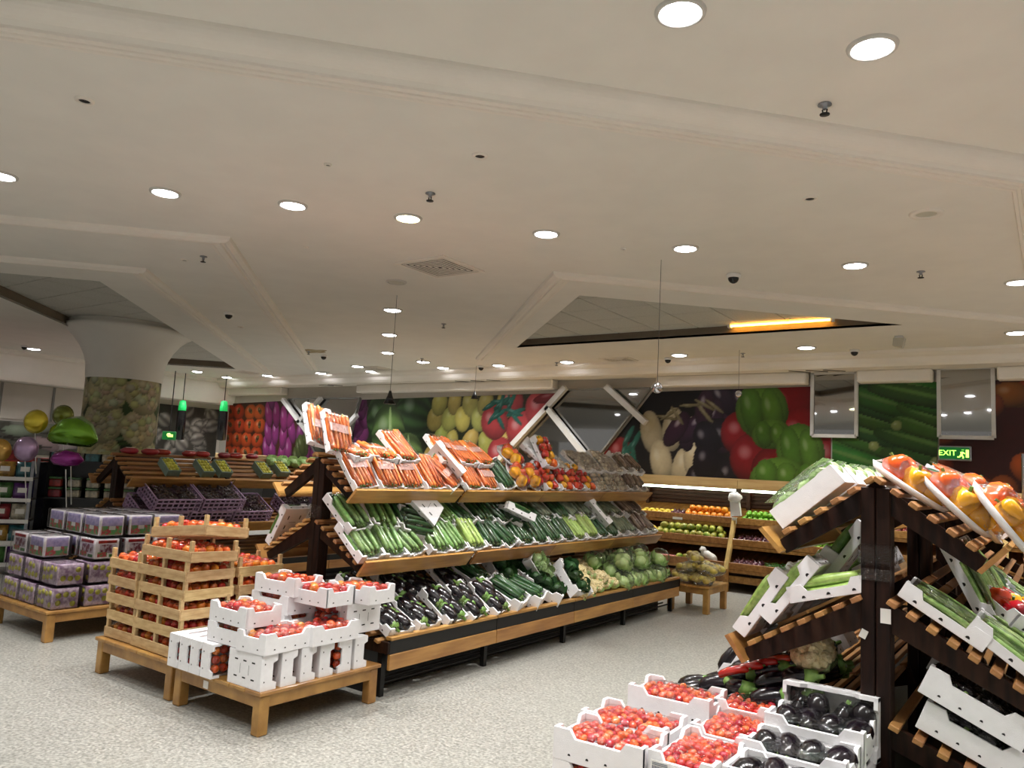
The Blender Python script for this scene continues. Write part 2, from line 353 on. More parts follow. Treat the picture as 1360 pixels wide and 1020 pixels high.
for i, (loop, zt) in enumerate(((TRI, 3.64), (STRIP, 3.67))):
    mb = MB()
    for a in range(len(loop)):                           # upstand of each recess, its shade put into a dark colour
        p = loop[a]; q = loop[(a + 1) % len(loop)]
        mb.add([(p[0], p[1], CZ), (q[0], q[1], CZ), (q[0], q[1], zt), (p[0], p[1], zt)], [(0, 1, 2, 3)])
    struct('trim_%d' % (5 + i), mb.build('recess_side', 'recess_shade'))
# suspended tiles over the recesses: each tile is a piece
def inside(p, loop, pad=.5):
    x, y = p; ok = False; n = len(loop)
    for i in range(n):
        (x0, y0), (x1, y1) = loop[i], loop[(i + 1) % n]
        if (y0 > y) != (y1 > y) and x < (x1 - x0) * (y - y0) / (y1 - y0) + x0: ok = not ok
        d = Vector((x1 - x0, y1 - y0)); t = max(0, min(1, ((x - x0) * d.x + (y - y0) * d.y) / d.length_squared))
        if (Vector((x0, y0)) + d * t - Vector((x, y))).length < pad: return True
    return ok
tile_me = MB().cbox(-.293, .293, -.293, .293, 0, .02, .006).build('ceiling_tile', 'ceiling_tile')
for loop, zt, nm in ((TRI, 3.625, 'ceiling_grid_over_the_triangular_recess'), (STRIP, 3.655, 'ceiling_grid_over_the_column_recess')):
    root = struct('ceiling_grid', MB().box(min(p[0] for p in loop) - .6, max(p[0] for p in loop) + .6, min(p[1] for p in loop) - .6, max(p[1] for p in loop) + .6, zt + .012, zt + .03).build('ceiling_grid', 'tile_rail'))
    x = min(p[0] for p in loop) - .3
    while x < max(p[0] for p in loop) + .3:
        y = min(p[1] for p in loop) - .3
        while y < max(p[1] for p in loop) + .3:
            if inside((x, y), loop, .42): obj('ceiling_tile', tile_me, root, T(x, y, zt - .003))
            y += .6
        x += .6
# soffit and cornice along the back wall
sof = [(11.55, CZ + .02), (11.58, CZ - .04), (11.64, CZ - .07), (11.70, CZ - .09), (11.74, CZ - .16), (11.78, CZ - .2), (YB, CZ - .2), (YB, CZ + .02)]
struct('trim_7', MB().prism(sof, XL, XR, 'x').build('soffit', 'ceiling_moulding'))
sof2 = [(XL + .75, CZ + .02), (XL + .72, CZ - .04), (XL + .66, CZ - .07), (XL + .6, CZ - .09), (XL + .56, CZ - .3), (XL + .5, CZ - .62), (XL, CZ - .62), (XL, CZ + .02)]
struct('trim_8', MB().prism(sof2, YN, YB, 'y').build('soffit', 'ceiling_moulding'))
struct('wall_back', MB().box(XL - .2, XR, YB, YB + .2, 0, CZ + .3).build('wall_back', 'wall_paint'))
struct('wall_left', MB().box(XL - .2, XL, YN, YB, 0, CZ + .3).build('wall_left', 'wall_paint'))
# linear grilles let into the soffit
for k, x in enumerate((-2.7, -2.95, -3.2, -9.0, -9.4, -9.8, -13.6, -13.9)):
    me = MB().box(-.015, .015, -.17, .17, -.008, 0).build('slot', 'vent_slot')
    obj('soffit_slot', me, None, T(x, 12.02, CZ - .2) @ RZ(R(-50)), '%s dark ventilation slot from the right in the soffit over the back wall' % nth('slot'), 'vent', 'slots in the soffit')

# ------------------------------------------------------------------ column with flared capital
CX0, CY0, CR = -12.8, 6.7, .57
t = thing('column', (CX0, CY0, 0), 'thick round column with a flaring white capital and cauliflower print', 'column')
obj('shaft', MB().lathe([(CR, 0), (CR, 2.75)], 48).build('shaft', 'wall_paint'), t)
cap = [(CR + .012, 2.72), (CR + .02, 2.8), (CR + .03, 2.95), (CR + .07, 3.1), (CR + .14, 3.25), (CR + .25, 3.4), (CR + .36, 3.5), (CR + .42, 3.53), (CR + .42, 3.58), (CR + .37, 3.6), (CR + .37, 3.65)]
obj('capital', MB().lathe(cap, 48).build('capital', 'ceiling_paint'), t)

# ------------------------------------------------------------------ printed pictures (flat print on real panels)
class Paint:
    """painter for a flat print: returns colours for points (u, v) in metres"""
    def __init__(s, pts, bg):
        s.p = np.array(pts, float); s.c = np.tile(np.array(bg, float), (len(pts), 1)); s.rs = np.random.RandomState(5)
        s.n = s.noise(3.0) * .5 + s.noise(9.0) * .3 + s.noise(23.0) * .2
        s.c *= (0.75 + .5 * s.n)[:, None]
    def noise(s, f):
        p = s.p * f; a = 0
        for k in range(5):
            d = s.rs.rand(2) * 2 - 1; a = a + np.sin(p @ (d * 3.1) + s.rs.rand() * 6.3) * np.cos(p @ (np.array([d[1], -d[0]]) * 2.3) + s.rs.rand() * 6.3)
        return np.clip(a / 5 + .5, 0, 1)
    def blob(s, cx, cz, rx, rz, ang, col, shade=.55, rough=.0, stripes=0, dark=None, gloss=.35, power=2.0):
        ca, sa = math.cos(ang), math.sin(ang); d = s.p - (cx, cz)
        u = (d[:, 0] * ca + d[:, 1] * sa) / rx; v = (-d[:, 0] * sa + d[:, 1] * ca) / rz
        q = np.abs(u) ** power + np.abs(v) ** power + rough * (s.n - .5)
        m = q < 1
        if not m.any(): return
        h = np.sqrt(np.clip(1 - q[m], 0, 1)); nx = u[m] * ca - v[m] * sa; nz = u[m] * sa + v[m] * ca
        lit = np.clip(.35 + .65 * h + .3 * nz - .12 * nx, .15, 1.35)
        c = np.array(col, float)[None, :] * (1 - shade + shade * lit)[:, None] * (.88 + .24 * s.n[m])[:, None]
        if stripes:
            st = .5 + .5 * np.cos(v[m] / np.clip(np.sqrt(1 - np.clip(u[m], -.97, .97) ** 2), .2, 1) * stripes)
            c = c * (1 - .45 * st[:, None] * (1 if dark is None else 0)) if dark is None else c * (1 - .7 * st[:, None]) + np.array(dark, float)[None, :] * .7 * st[:, None] * (1 - shade + shade * lit)[:, None]
        g = np.clip(1 - ((u[m] + .3) ** 2 + (v[m] - .35) ** 2) * 9, 0, 1)[:, None]
        c = c + (255 - c) * g * gloss
        s.c[m] = c
    def out(s):
        x = np.clip(s.c * .76, 0, 255) / 255
        return np.where(x <= .04045, x / 12.92, ((x + .055) / 1.055) ** 2.4)
def print_mesh(name, corners, to3d, step, painter, m='mural_print', normal_flip=False):
    """bilinear patch between four (u, v) corners, coloured point by point"""
    c = [Vector(p) for p in corners]        # bottom-left, bottom-right, top-right, top-left
    nu = max(2, int(max((c[1] - c[0]).length, (c[2] - c[3]).length) / step)); nv = max(2, int((c[3] - c[0]).length / step))
    uv = []
    for j in range(nv + 1):
        for i in range(nu + 1):
            a = i / nu; b = j / nv; p = (c[0] * (1 - a) + c[1] * a) * (1 - b) + (c[3] * (1 - a) + c[2] * a) * b; uv.append((p.x, p.y))
    fs = [(j * (nu + 1) + i, j * (nu + 1) + i + 1, (j + 1) * (nu + 1) + i + 1, (j + 1) * (nu + 1) + i) for j in range(nv) for i in range(nu)]
    if normal_flip: fs = [f[::-1] for f in fs]
    me = bpy.data.meshes.new(name); me.from_pydata([to3d(u, v) for u, v in uv], [], fs); me.materials.append(MATS[m])
    col = painter(np.array(uv)); at = me.color_attributes.new('Col', 'FLOAT_COLOR', 'POINT')
    at.data.foreach_set('color', np.concatenate([col, np.ones((len(col), 1))], 1).ravel().astype(np.float32)); me.update()
    return me
rs = random.Random(3)
def jit(a): return (rs.random() * 2 - 1) * a
def pt_cauli(uv):
    P = Paint(uv, (62, 88, 42))
    for k in range(16): P.blob(rs.uniform(0, 3.6), rs.uniform(1.1, 2.9), .35, .12, jit(1.5), (70, 104, 44), stripes=8)
    for k in range(15):
        cx = (k % 5) * .72 + .25 + jit(.08); cz = 1.45 + (k // 5) * .5 + jit(.08)
        P.blob(cx, cz, .38, .33, 0, (226, 214, 166), .4, .5, gloss=0)
        for j in range(34):
            a = rs.uniform(0, 6.3); r = math.sqrt(rs.random()) * .31
            P.blob(cx + r * math.cos(a), cz + r * math.sin(a) * .85, .075, .066, 0, (244 - rs.random() * 26, 234 - rs.random() * 28, 188 - rs.random() * 34), .45, .3, gloss=.03)
    for k in range(9): P.blob(k * .42, 1.12, .2, .12, jit(.5), (176, 36, 34), .6, .2)
    return P.out()
cm = print_mesh('cauliflower_print', [(0, 1.05), (2 * PI * CR, 1.05), (2 * PI * CR, 2.73), (0, 2.73)],
                lambda u, v: ((CR + .006) * math.cos(u / CR + 3.6), (CR + .006) * math.sin(u / CR + 3.6), v), .022, pt_cauli, 'column_print')
obj('cauliflower_print', cm, t, None, 'wraparound photo print of cream cauliflowers')

def mural(name, corners, painter, label, y=YB - .03, step=.02):
    me0 = MB(); c = corners
    me0.prism([c[0], c[1], c[2], c[3]], y + .003, YB - .002, 'y')
    t = thing(name, (0, 0, 0), label, 'mural', 'photo murals on the back wall')
    obj('backing_panel', me0.build('backing_panel', 'frame_grey'), t)
    obj('printed_face', print_mesh('printed_face', corners, lambda u, v: (u, y, v), step, painter), t)
    return t
def pt_persimmon(uv):
    P = Paint(uv, (70, 40, 24))
    for k in range(16):
        cx = -17.9 + (k % 4) * .42 + jit(.05); cz = 1.62 + (k // 4) * .36
        P.blob(cx, cz, .24, .2, jit(.2), (206, 66 + rs.random() * 30, 34), .6); P.blob(cx, cz + .03, .1, .06, jit(2), (120, 96, 50), .5, .6); P.blob(cx, cz + .03, .05, .035, 0, (60, 40, 24))
    for k in range(22):
        P.blob(-16.25 + (k % 7) * .3 + jit(.06), 1.75 + (k // 7) * .42 + jit(.1), .14, .34, jit(.35), (150 + rs.random() * 30, 60, 138), .6, gloss=.5)
    for k in range(6): P.blob(-15.0 + jit(.3), 1.7 + jit(.25), .12, .28, jit(.8), (96, 110, 60), .6, .2)
    return P.out()
mural('wall_mural', [(-17.95, 1.58), (-14.3, 1.58), (-15.55, 2.98), (-17.95, 2.92)], pt_persimmon, 'mural of red persimmons beside tall purple eggplants at far left')
def pt_cabbage(uv):
    P = Paint(uv, (34, 40, 22))
    for k in range(6): P.blob(-12.9 + jit(.15), 2.0 + k * .2, .2, .3, jit(.6), (120, 48, 104), .6, .2)
    P.blob(-12.35, 2.55, .4, .55, .2, (70, 108, 52), .6, .2, stripes=9)
    P.blob(-11.35, 2.62, .55, .6, -.2, (62, 96, 50), .6, .2, stripes=12)
    P.blob(-12.05, 2.2, .5, .68, .12, (112, 148, 80), .6, .15, stripes=7); P.blob(-11.98, 2.2, .05, .62, .1, (160, 190, 120), .3)
    P.blob(-11.45, 1.75, .46, .5, .1, (132, 164, 92), .55, .15, stripes=8); P.blob(-11.4, 1.75, .04, .46, .1, (176, 200, 136), .3)
    for k in range(5):
        for j in range(4):
            P.blob(-10.75 + k * .42 + (j % 2) * .16 + jit(.07), 1.72 + j * .39 + jit(.06), .2 + jit(.03), .27, jit(.7), (192 + jit(14), 184 + jit(14), 96), .5, .05, gloss=.2)
    for cx, cz, r in ((-8.95, 1.85, .36), (-8.5, 2.35, .38), (-9.15, 2.5, .36), (-8.05, 2.75, .4), (-8.75, 2.9, .3)):
        P.blob(cx, cz, r * .92, r, .3, (192, 70, 74), .6, gloss=.45)
    for k in range(12): P.blob(-8.95 + jit(.4), 2.72 + jit(.2), .24, .05, jit(1.5), (44, 116, 104), .5)
    P.blob(-7.8, 3.0, .45, .12, .2, (140, 24, 34), .5); P.blob(-9.9, 1.98, .06, .06, 0, (20, 22, 30))
    return P.out()
mural('wall_mural', [(-13.35, 1.6), (-8.95, 1.6), (-7.55, 3.06), (-12.95, 2.98)], pt_cabbage, 'mural of cabbages, yellow potatoes and pink tomatoes behind the central stand')
def pt_pepper(uv):
    P = Paint(uv, (16, 14, 18))
    P.blob(-6.55, 1.65, .42, .38, 0, (196, 66, 56), .6, gloss=.4); P.blob(-6.35, 1.95, .25, .3, 0, (150, 40, 40), .6)
    for k in range(9): P.blob(-6.15 + jit(.15), 2.1 + jit(.4), .22, .05, 1.2 + jit(.5), (44, 110, 92), .5)
    for cx, cz, a in ((-5.75, 2.35, .2), (-5.35, 2.4, -.1), (-5.0, 2.25, .1), (-5.55, 1.85, .2), (-5.15, 1.75, -.2), (-4.95, 1.95, 0)):
        P.blob(cx, cz, .2, .38, a, (206, 194, 160), .5, gloss=.25)
    for k in range(12):
        P.blob(-5.5 + rs.random() * 1.6, 2.6 + jit(.35), .16, .34, jit(.8), (44 + rs.random() * 20, 34, 56), .7, gloss=.6)
    for k in range(10): P.blob(-4.6 + jit(.35), 2.0 + jit(.45), .22, .3, jit(1), (22, 16, 26), .6, gloss=.4)
    for k in range(8): P.blob(-5.1 + jit(.6), 2.72 + jit(.12), .2, .03, jit(1), (150, 140, 104), .4)
    for cx, cz, r, c in ((-4.15, 2.35, .36, (140, 18, 26)), (-3.95, 1.95, .4, (136, 20, 28)), (-3.4, 2.75, .5, (140, 16, 24)), (-3.2, 2.35, .4, (160, 22, 30)), (-3.6, 1.75, .4, (120, 16, 22)), (-2.75, 2.0, .4, (130, 20, 26))):
        P.blob(cx, cz, r, r * 1.05, .3, c, .7, gloss=.4)
    for cx, cz, rx, rz in ((-3.85, 2.72, .42, .46), (-3.7, 2.35, .3, .24), (-3.25, 2.1, .36, .42), (-3.6, 1.7, .42, .28), (-3.0, 1.7, .34, .24)):
        P.blob(cx, cz, rx, rz, .2, (102, 150, 52), .65, .1, gloss=.45)
        P.blob(cx - rx * .35, cz, rx * .45, rz * .9, .2, (88, 138, 44), .6, .1, gloss=.3); P.blob(cx + rx * .4, cz - .02, rx * .4, rz * .85, .2, (96, 144, 48), .6, .1, gloss=.35)
    return P.out()
mural('wall_mural', [(-6.95, 1.6), (-2.8, 1.6), (-2.8, 3.1), (-5.75, 3.05)], pt_pepper, 'mural of white eggplants and red and green bell peppers on the back wall')
def pt_cuke(uv):
    P = Paint(uv, (18, 34, 14))
    for k in range(26):
        cz = 1.6 + (k % 9) * .19 + jit(.05); cx = -2.9 + (k // 9) * .8 + jit(.25)
        P.blob(cx, cz, .85 + jit(.1), .14, -.28 + jit(.12), (62 + jit(14), 112 + jit(16), 42), .75, .05, stripes=0, gloss=.12, power=2.6)
        P.blob(cx, cz + .03, .7, .035, -.28 + jit(.05), (104, 150, 74), .4, .4, gloss=0)
    for cx, cz in ((-2.55, 1.75), (-1.9, 2.5), (-1.4, 2.0), (-2.2, 2.2)): P.blob(cx, cz, .07, .07, 0, (160, 176, 104), .4, .5)
    return P.out()
mural('wall_mural', [(-2.78, 1.6), (-1.42, 1.6), (-1.32, 3.13), (-2.78, 3.1)], pt_cuke, 'mural of long green cucumbers between the two tall windows')
def pt_haba(uv):
    P = Paint(uv, (60, 14, 12))
    for k in range(60): P.blob(-1.4 + rs.random() * 8, 1.6 + rs.random() * 1.6, .22 + jit(.05), .18, jit(1.5), (176 + jit(24), 56 + rs.random() * 46, 30), .7, .3, gloss=.3)
    return P.out()
mural('wall_mural', [(-1.40, 1.6), (2.5, 1.6), (2.5, 3.15), (-1.30, 3.13)], pt_haba, 'mural of orange and red wrinkled peppers behind the right stand')
def pt_garlic(uv):
    P = Paint(uv, (70, 68, 60))
    for k in range(30):
        cx = 9.4 + rs.random() * 2.9; cz = 1.65 + rs.random() * 1.0
        P.blob(cx, cz, .2, .2, jit(1), (196, 190, 178) if cx > 10.2 else (150, 108, 54), .6, .2, stripes=6)
    return P.out()
def pt_mush(uv):
    P = Paint(uv, (96, 94, 86))
    for k in range(46): P.blob(5.5 + rs.random() * 4, 1.4 + rs.random() * .9, .32, .12, jit(.3), (176 + jit(14), 172 + jit(14), 160), .5, .3, gloss=.05); P.blob(5.5 + rs.random() * 4, 1.4 + rs.random() * .9, .26, .02, jit(.2), (52, 50, 44))
    return P.out()
for nm, cr, pf, lab in (('wall_mural', [(9.3, 1.5), (12.2, 1.5), (12.2, 2.75), (9.3, 2.75)], pt_garlic, 'dim mural of onions and white garlic in the far left corner'),
                        ('wall_mural', [(5.2, 1.35), (9.0, 1.35), (9.0, 2.05), (5.2, 2.05)], pt_mush, 'pale mural of grey mushrooms on the far left wall')):
    tt = thing(nm, (0, 0, 0), lab, 'mural')
    obj('backing_panel', MB().prism(cr, XL + .002, XL + .028, 'x').build('backing_panel', 'frame_grey'), tt)
    obj('printed_face', print_mesh('printed_face', cr, lambda u, v: (XL + .03, u, v), .03, pf, normal_flip=False), tt)
# panelled glazing above the mushroom mural, ceiling reflection put into its pale colour
for k in range(4):
    y0 = 4.9 + k * 1.05
    wn = struct('window_%d' % (k + 5), MB().box(XL + .004, XL + .02, y0, y0 + 1.0, 2.1, 2.86).build('pane', 'wall_paint'))
    obj('mullion', MB().box(XL + .004, XL + .035, y0 + 1.0, y0 + 1.05, 2.1, 2.86).build('mullion', 'frame_grey'), wn)

# windows of the back wall
def window(n, poly, fw=.05):
    me = MB().prism(poly, YB - .055, YB - .035, 'y').build('pane', 'window_glass')
    w = struct('window_%d' % n, None); obj('pane', me, w)
    k = len(poly)
    for i in range(k):
        a = Vector(poly[i]); b = Vector(poly[(i + 1) % k]); d = (b - a).normalized(); nrm = Vector((-d.y, d.x)) * fw
        q = [a - d * fw * .5, b + d * fw * .5, b + d * fw * .5 - nrm, a - d * fw * .5 - nrm]
        obj('window_frame', MB().prism([tuple(p) for p in q], YB - .085, YB - .03, 'y').build('window_frame', 'frame_white' if n < 3 else 'frame_grey'), w)
    return w
window(1, [(-3.04, 2.36), (-2.46, 2.36), (-2.46, 3.27), (-3.04, 3.27)])
window(2, [(-1.33, 2.37), (-.73, 2.37), (-.73, 3.29), (-1.33, 3.29)])
window(3, [(-8.9, 1.62), (-7.0, 1.62), (-5.8, 3.1), (-7.5, 3.1)], .03)
window(4, [(-14.25, 1.62), (-13.4, 1.62), (-13.0, 3.0), (-15.5, 3.0)], .03)
def strut(p, q, w, lab):
    a = Vector(p); b = Vector(q); d = (b - a).normalized(); nrm = Vector((-d.y, d.x)) * w / 2
    me = MB().prism([tuple(a + nrm), tuple(a - nrm), tuple(b - nrm), tuple(b + nrm)], YB - .2, YB - .1, 'y').build('strut', 'frame_white')
    obj('diagonal_strut', me, None, None, lab, 'strut', 'white diagonal struts across the back windows')
strut((-7.45, 3.15), (-8.95, 1.7), .1, 'long white diagonal strut at the right edge of the cabbage mural')
strut((-7.85, 2.78), (-6.75, 1.68), .1, 'white diagonal strut falling right in the dark window behind the mushrooms')
strut((-6.6, 3.15), (-5.8, 2.5), .1, 'short white diagonal strut beside the silver hanging ball')
strut((-15.6, 3.0), (-14.2, 1.9), .09, 'white diagonal strut along the purple eggplant mural')
strut((-14.2, 3.02), (-14.95, 2.42), .09, 'short white diagonal strut at the top of the left window')
strut((-12.95, 2.62), (-13.75, 1.95), .09, 'white diagonal strut along the left edge of the cabbage mural')
for k, (x0, x1) in enumerate(((-17.9, -15.6), (-12.95, -7.7), (-5.6, -3.12), (-2.4, -1.42), (-.65, 2.5))):
    struct('trim_%d' % (9 + k), MB().cbox(x0, x1, 12.06, YB - .005, 3.12, 3.3, .02).build('valance', 'ceiling_moulding'))

# ------------------------------------------------------------------ ceiling fittings
ring_me = MB().lathe([(.088, 0), (.088, -.012), (.096, -.016), (.108, -.012), (.112, 0)], 28).build('trim_ring', 'lamp_trim')
disc_prof = [(.001, -.024), (.045, -.022), (.075, -.016), (.088, -.006)]
disc_me = MB().lathe(disc_prof, 14).build('diffuser', 'lamp_diffuser')
disc_warm = MB().lathe(disc_prof, 14).build('diffuser', 'lamp_diffuser_warm')
disc_off = MB().lathe(disc_prof, 14).build('diffuser', 'lamp_off')
beam = bpy.data.lights.new('downlight_beam', 'AREA'); beam.shape = 'DISK'; beam.size = .16; beam.energy = LAMP_W; beam.color = (1.0, .98, .955); beam.spread = R(108)
def downlight(x, y, label, z=CZ, kind='on', s=1.0):
    t = thing('ceiling_downlight', T(x, y, z) @ Matrix.Scale(s, 4), label, 'downlight', 'recessed ceiling downlights')
    obj('trim_ring', ring_me, t)
    obj('diffuser', {'on': disc_me, 'warm': disc_warm, 'off': disc_off}[kind], t)
    if kind != 'off':
        l = bpy.data.objects.new('downlight_beam', beam); COL.objects.link(l); l.parent = t; l.location = (0, 0, -.028)
row = [(-6.15, 2.17), (-5.36, 2.96), (-4.7, 3.6), (-4.1, 4.23), (-3.34, 5.04), (-2.5, 5.88), (-1.4, 6.96), (-.26, 8.1)]
for k, (x, y) in enumerate(row):
    downlight(x, y, '%s round downlight from the left in the long diagonal ceiling row' % ORD[k], kind='warm' if k == 3 else 'on')
downlight(-1.295, 2.92, 'big round downlight touching the top edge of the photo', CZ + .1)
downlight(-.655, 3.61, 'big round downlight near the top right of the ceiling tray', CZ + .1)
for k, (x, y) in enumerate(((-6.77, 6.82), (-8.14, 8.17), (-9.52, 9.55), (-11.89, 11.45))):
    downlight(x, y, '%s downlight away from the square vent, in the receding centre row' % ORD[k], s=1.15)
for k, (x, y) in enumerate(((-.36, 10.67), (-2.85, 11.02), (-4.8, 11.17), (-6.96, 11.35), (-8.47, 11.4), (-9.83, 11.4))):
    downlight(x, y, '%s downlight from the right in the row beside the back soffit' % ORD[k], s=1.25)
for k, (x, y) in enumerate(((-9.65, 10.62), (-11.55, 10.76), (-13.4, 11.4), (-15.3, 11.4), (-16.9, 11.4), (-16.6, 10.4), (-17.0, 9.4), (-16.8, 6.9))):
    downlight(x, y, '%s small distant downlight from the right near the far left corner' % ORD[k], s=1.3)
for x, y in ((-1.84, 2.1), (-2.45, 1.45), (-3.2, .7), (0.1, 4.2), (.8, 4.9), (1.6, 5.7), (1.2, 1.6), (2.4, 2.9), (3.6, 4.2), (-.6, -.4), (2.0, -2.0), (4.5, .8), (4.8, 6.8), (.9, 7.8), (-4.0, -1.6), (3.6, 8.0)):  # unseen downlights added for their light, carrying the rows on
    downlight(x, y, '%s added unseen downlight of the tray rows running on above and behind the viewer' % nth('hid'), CZ + .1)
downlight(.9, 10.0, 'downlight beyond the right edge over the aisle end'); downlight(3.2, 10.8, 'downlight over the far right end of the back wall')
downlight(-7.3, 1.0, 'downlight left of the long diagonal row over the entrance aisle'); downlight(-8.5, -.2, 'downlight at the left end of the diagonal row'); downlight(-11.5, 2.5, 'downlight over the aisle left of the snack rack'); downlight(-14.5, 4.2, 'downlight near the far left wall')
downlight(-5.68, 5.75, 'unlit oval downlight just below the square ceiling vent', kind='off'); downlight(-13.2, 11.3, 'unlit downlight near the end of the centre row', kind='off', s=1.2)

def square_vent(x, y, rz, s, label):
    t = thing('ceiling_vent', T(x, y, CZ) @ RZ(rz) @ Matrix.Scale(s, 4), label, 'vent', 'square ceiling diffusers')
    mb = MB()
    for a in range(4): mb.prism([(-.31, -.31), (.31, -.31), (.27, -.27), (-.27, -.27)], -.014, 0, 'z', 0, RZ(a * PI / 2))
    obj('frame', mb.build('frame', 'ceiling_moulding'), t)
    obj('backing', MB().box(-.27, .27, -.27, .27, -.003, 0).build('backing', 'vent_slot'), t)
    for k in range(6):
        o1 = .255 - k * .042; o2 = o1 - .018; mb = MB()
        for a in range(4): mb.prism([(-o1, -o1), (o1, -o1), (o2, -o2), (-o2, -o2)], -.012, -.007, 'z', 0, RZ(a * PI / 2))
        obj('louvre', mb.build('louvre', 'ceiling_moulding'), t)
square_vent(-4.84, 5.48, 0, 1, 'large square louvred vent in the middle of the ceiling')
square_vent(-5.95, 11.75 - .35, R(0), .85, 'square vent beside the back soffit right of centre')
square_vent(-11.4, 10.95 + .2, R(0), .85, 'distant square vent left of the centre row')
square_vent(-15.4, 9.9 + 1, R(0), .8, 'faint far square vent right of the column')
def dome_camera(x, y, label):
    t = thing('dome_camera', (x, y, CZ), label, 'camera', 'ceiling dome cameras')
    obj('housing', MB().lathe([(.001, 0), (.062, 0), (.066, -.01), (.062, -.032), (.05, -.036)], 20).build('housing', 'white_plastic'), t)
    obj('dome', MB().lathe([(.05, -.036), (.047, -.055), (.034, -.075), (.016, -.086), (.001, -.089)], 20).build('dome', 'black_plastic'), t)
for x, y, l in ((-2.43, 6.85, 'dark dome camera above the triangular recess'), (-9.14, 6.11, 'dark dome camera to the right of the column capital'), (-11.03, 9.42, 'dome camera beside the brown water stain'), (-8.9, 11.42, 'small dome camera above the potato mural'), (-5.1, 11.42, 'small dome camera at the soffit above white eggplants'), (-2.3, 11.42, 'small dome camera at the soffit above cucumber window'), (-16.5, 6.6, 'far dome camera left of the column'), (-16.9, 5.2, 'far dome camera near the left photo edge')):
    dome_camera(x, y, l)
def sprinkler(x, y, label, z=CZ):
    t = thing('sprinkler_head', (x, y, z), label, 'sprinkler', 'ceiling sprinklers')
    obj('escutcheon', MB().lathe([(.001, 0), (.034, 0), (.036, -.006), (.014, -.01), (.012, -.03), (.001, -.03)], 16).build('escutcheon', 'grey_metal'), t)
    mb = MB()
    mb.tube((-.012, 0, -.03), (-.008, 0, -.055), .004, 6); mb.tube((.012, 0, -.03), (.008, 0, -.055), .004, 6)
    obj('yoke', mb.build('yoke', 'dark_metal'), t)
    obj('deflector', MB().lathe([(.001, -.055), (.026, -.055), (.026, -.059), (.001, -.06)], 14).build('deflector', 'dark_metal'), t)
for x, y, l, z in ((-.97, 4.07, 'sprinkler head near the ceiling tray at top right', CZ + .1), (-3.58, 3.9, 'sprinkler head beside the yellowish downlight', CZ), (-6.77, 4.19, 'sprinkler head left of centre near moulding corner', CZ), (-.95, 7.4, 'sprinkler head between two right downlights', CZ), (-6.77, 7.81, 'sprinkler head in the middle of the ceiling', CZ), (-3.84, 11.3, 'small sprinkler above bell pepper mural', CZ), (-7.2, 11.4, 'small sprinkler beyond recess left corner', CZ), (-9.4, 10.3, 'small sprinkler below the centre row', CZ), (-10.95, 9.0, 'small sprinkler by the brown stain', CZ)):
    sprinkler(x, y, l, z)
def eyelet(x, y, r, label, z=CZ):
    t = thing('ceiling_speaker', (x, y, z), label, 'speaker', 'small round ceiling fittings')
    obj('rim', MB().lathe([(r * .6, -.006), (r * .62, -.012), (r * .95, -.012), (r, 0)], 20).build('rim', 'ceiling_moulding'), t)
    obj('grille', MB().lathe([(.001, -.004), (r * .6, -.006)], 20).build('grille', 'dark_metal' if r < .07 else 'lamp_off'), t)
for x, y, r, l in ((-4.35, 1.89, .05, 'small round eyelet fitting at upper left of ceiling'), (-2.86, 3.54, .05, 'small round eyelet fitting above the ceiling middle'), (-1.32, 5.16, .05, 'small round eyelet fitting right of the diagonal row'), (-.71, 5.81, .11, 'large pale round speaker near right ceiling edge'), (-7.08, 4.18, .04, 'tiny eyelet beside the left sprinkler'), (-9.97, 6.89, .05, 'tiny eyelet past the column camera'), (-3.83, 3.18, .025, 'tiny dot fitting between diagonal row and moulding'), (-2.97, 5.68, .022, 'tiny dot fitting above right recess'), (-5.53, 4.42, .022, 'tiny dot fitting above the left moulding')):
    eyelet(x, y, r, l)
# water stain: peeled plaster patch
obj('water_stain', MB().lathe([(.001, -.003), (.2, -.004), (.28, -.002)], 22, lobes=5, lamp=.35).build('water_stain', 'stain_brown'), None, T(-10.9, 9.0, CZ) @ Matrix.Diagonal((1.3, .7, 1, 1)), 'brown water stain on the ceiling beside a dome camera', 'stain')
# small projector box near the right soffit
t = thing('ceiling_beacon', (-1.6, 10.55, CZ), 'small grey wedge-shaped beacon below the recess at right', 'beacon')
obj('mount', MB().cbox(-.05, .05, -.05, .05, -.03, 0, .006).build('mount', 'white_plastic'), t)
obj('lens_body', MB().prism([(-.07, -.12), (.04, -.15), (.07, -.03), (-.06, -.03)], -.06, .06, 'y').build('lens_body', 'lamp_off'), t)
# hanging wires
def wire(x, y, z1, kind, label):
    t = thing('hanging_wire', (x, y, CZ), label, 'wire', 'wires hanging from the ceiling')
    obj('cable', MB().tube((0, 0, 0), (0, 0, z1 - CZ), .0025, 6).build('cable', 'dark_metal'), t)
    if kind == 'cone': obj('cone_weight', MB().lathe([(.012, z1 - CZ + .12), (.03, z1 - CZ + .06), (.07, z1 - CZ - .03), (.001, z1 - CZ - .03)], 16).build('cone_weight', 'black_plastic'), t)
    elif kind == 'ball': obj('ball_weight', MB().ball((0, 0, z1 - CZ), (.05, .05, .05), 14, 9).build('ball_weight', 'chrome'), t)
wire(-6.14, 6.24, 2.28, 'cone', 'thin wire with black cone hanging before the cabbage mural')
wire(-2.83, 6.13, 2.36, 'ball', 'thin wire with silver ball hanging left of eggplant mural')
wire(-3.79, 11.0, 2.85, 'ball', 'thin wire with small ball before the bell pepper mural')
wire(-9.0, 11.4, 2.9, 'cone', 'short thin wire hanging before the potato mural')
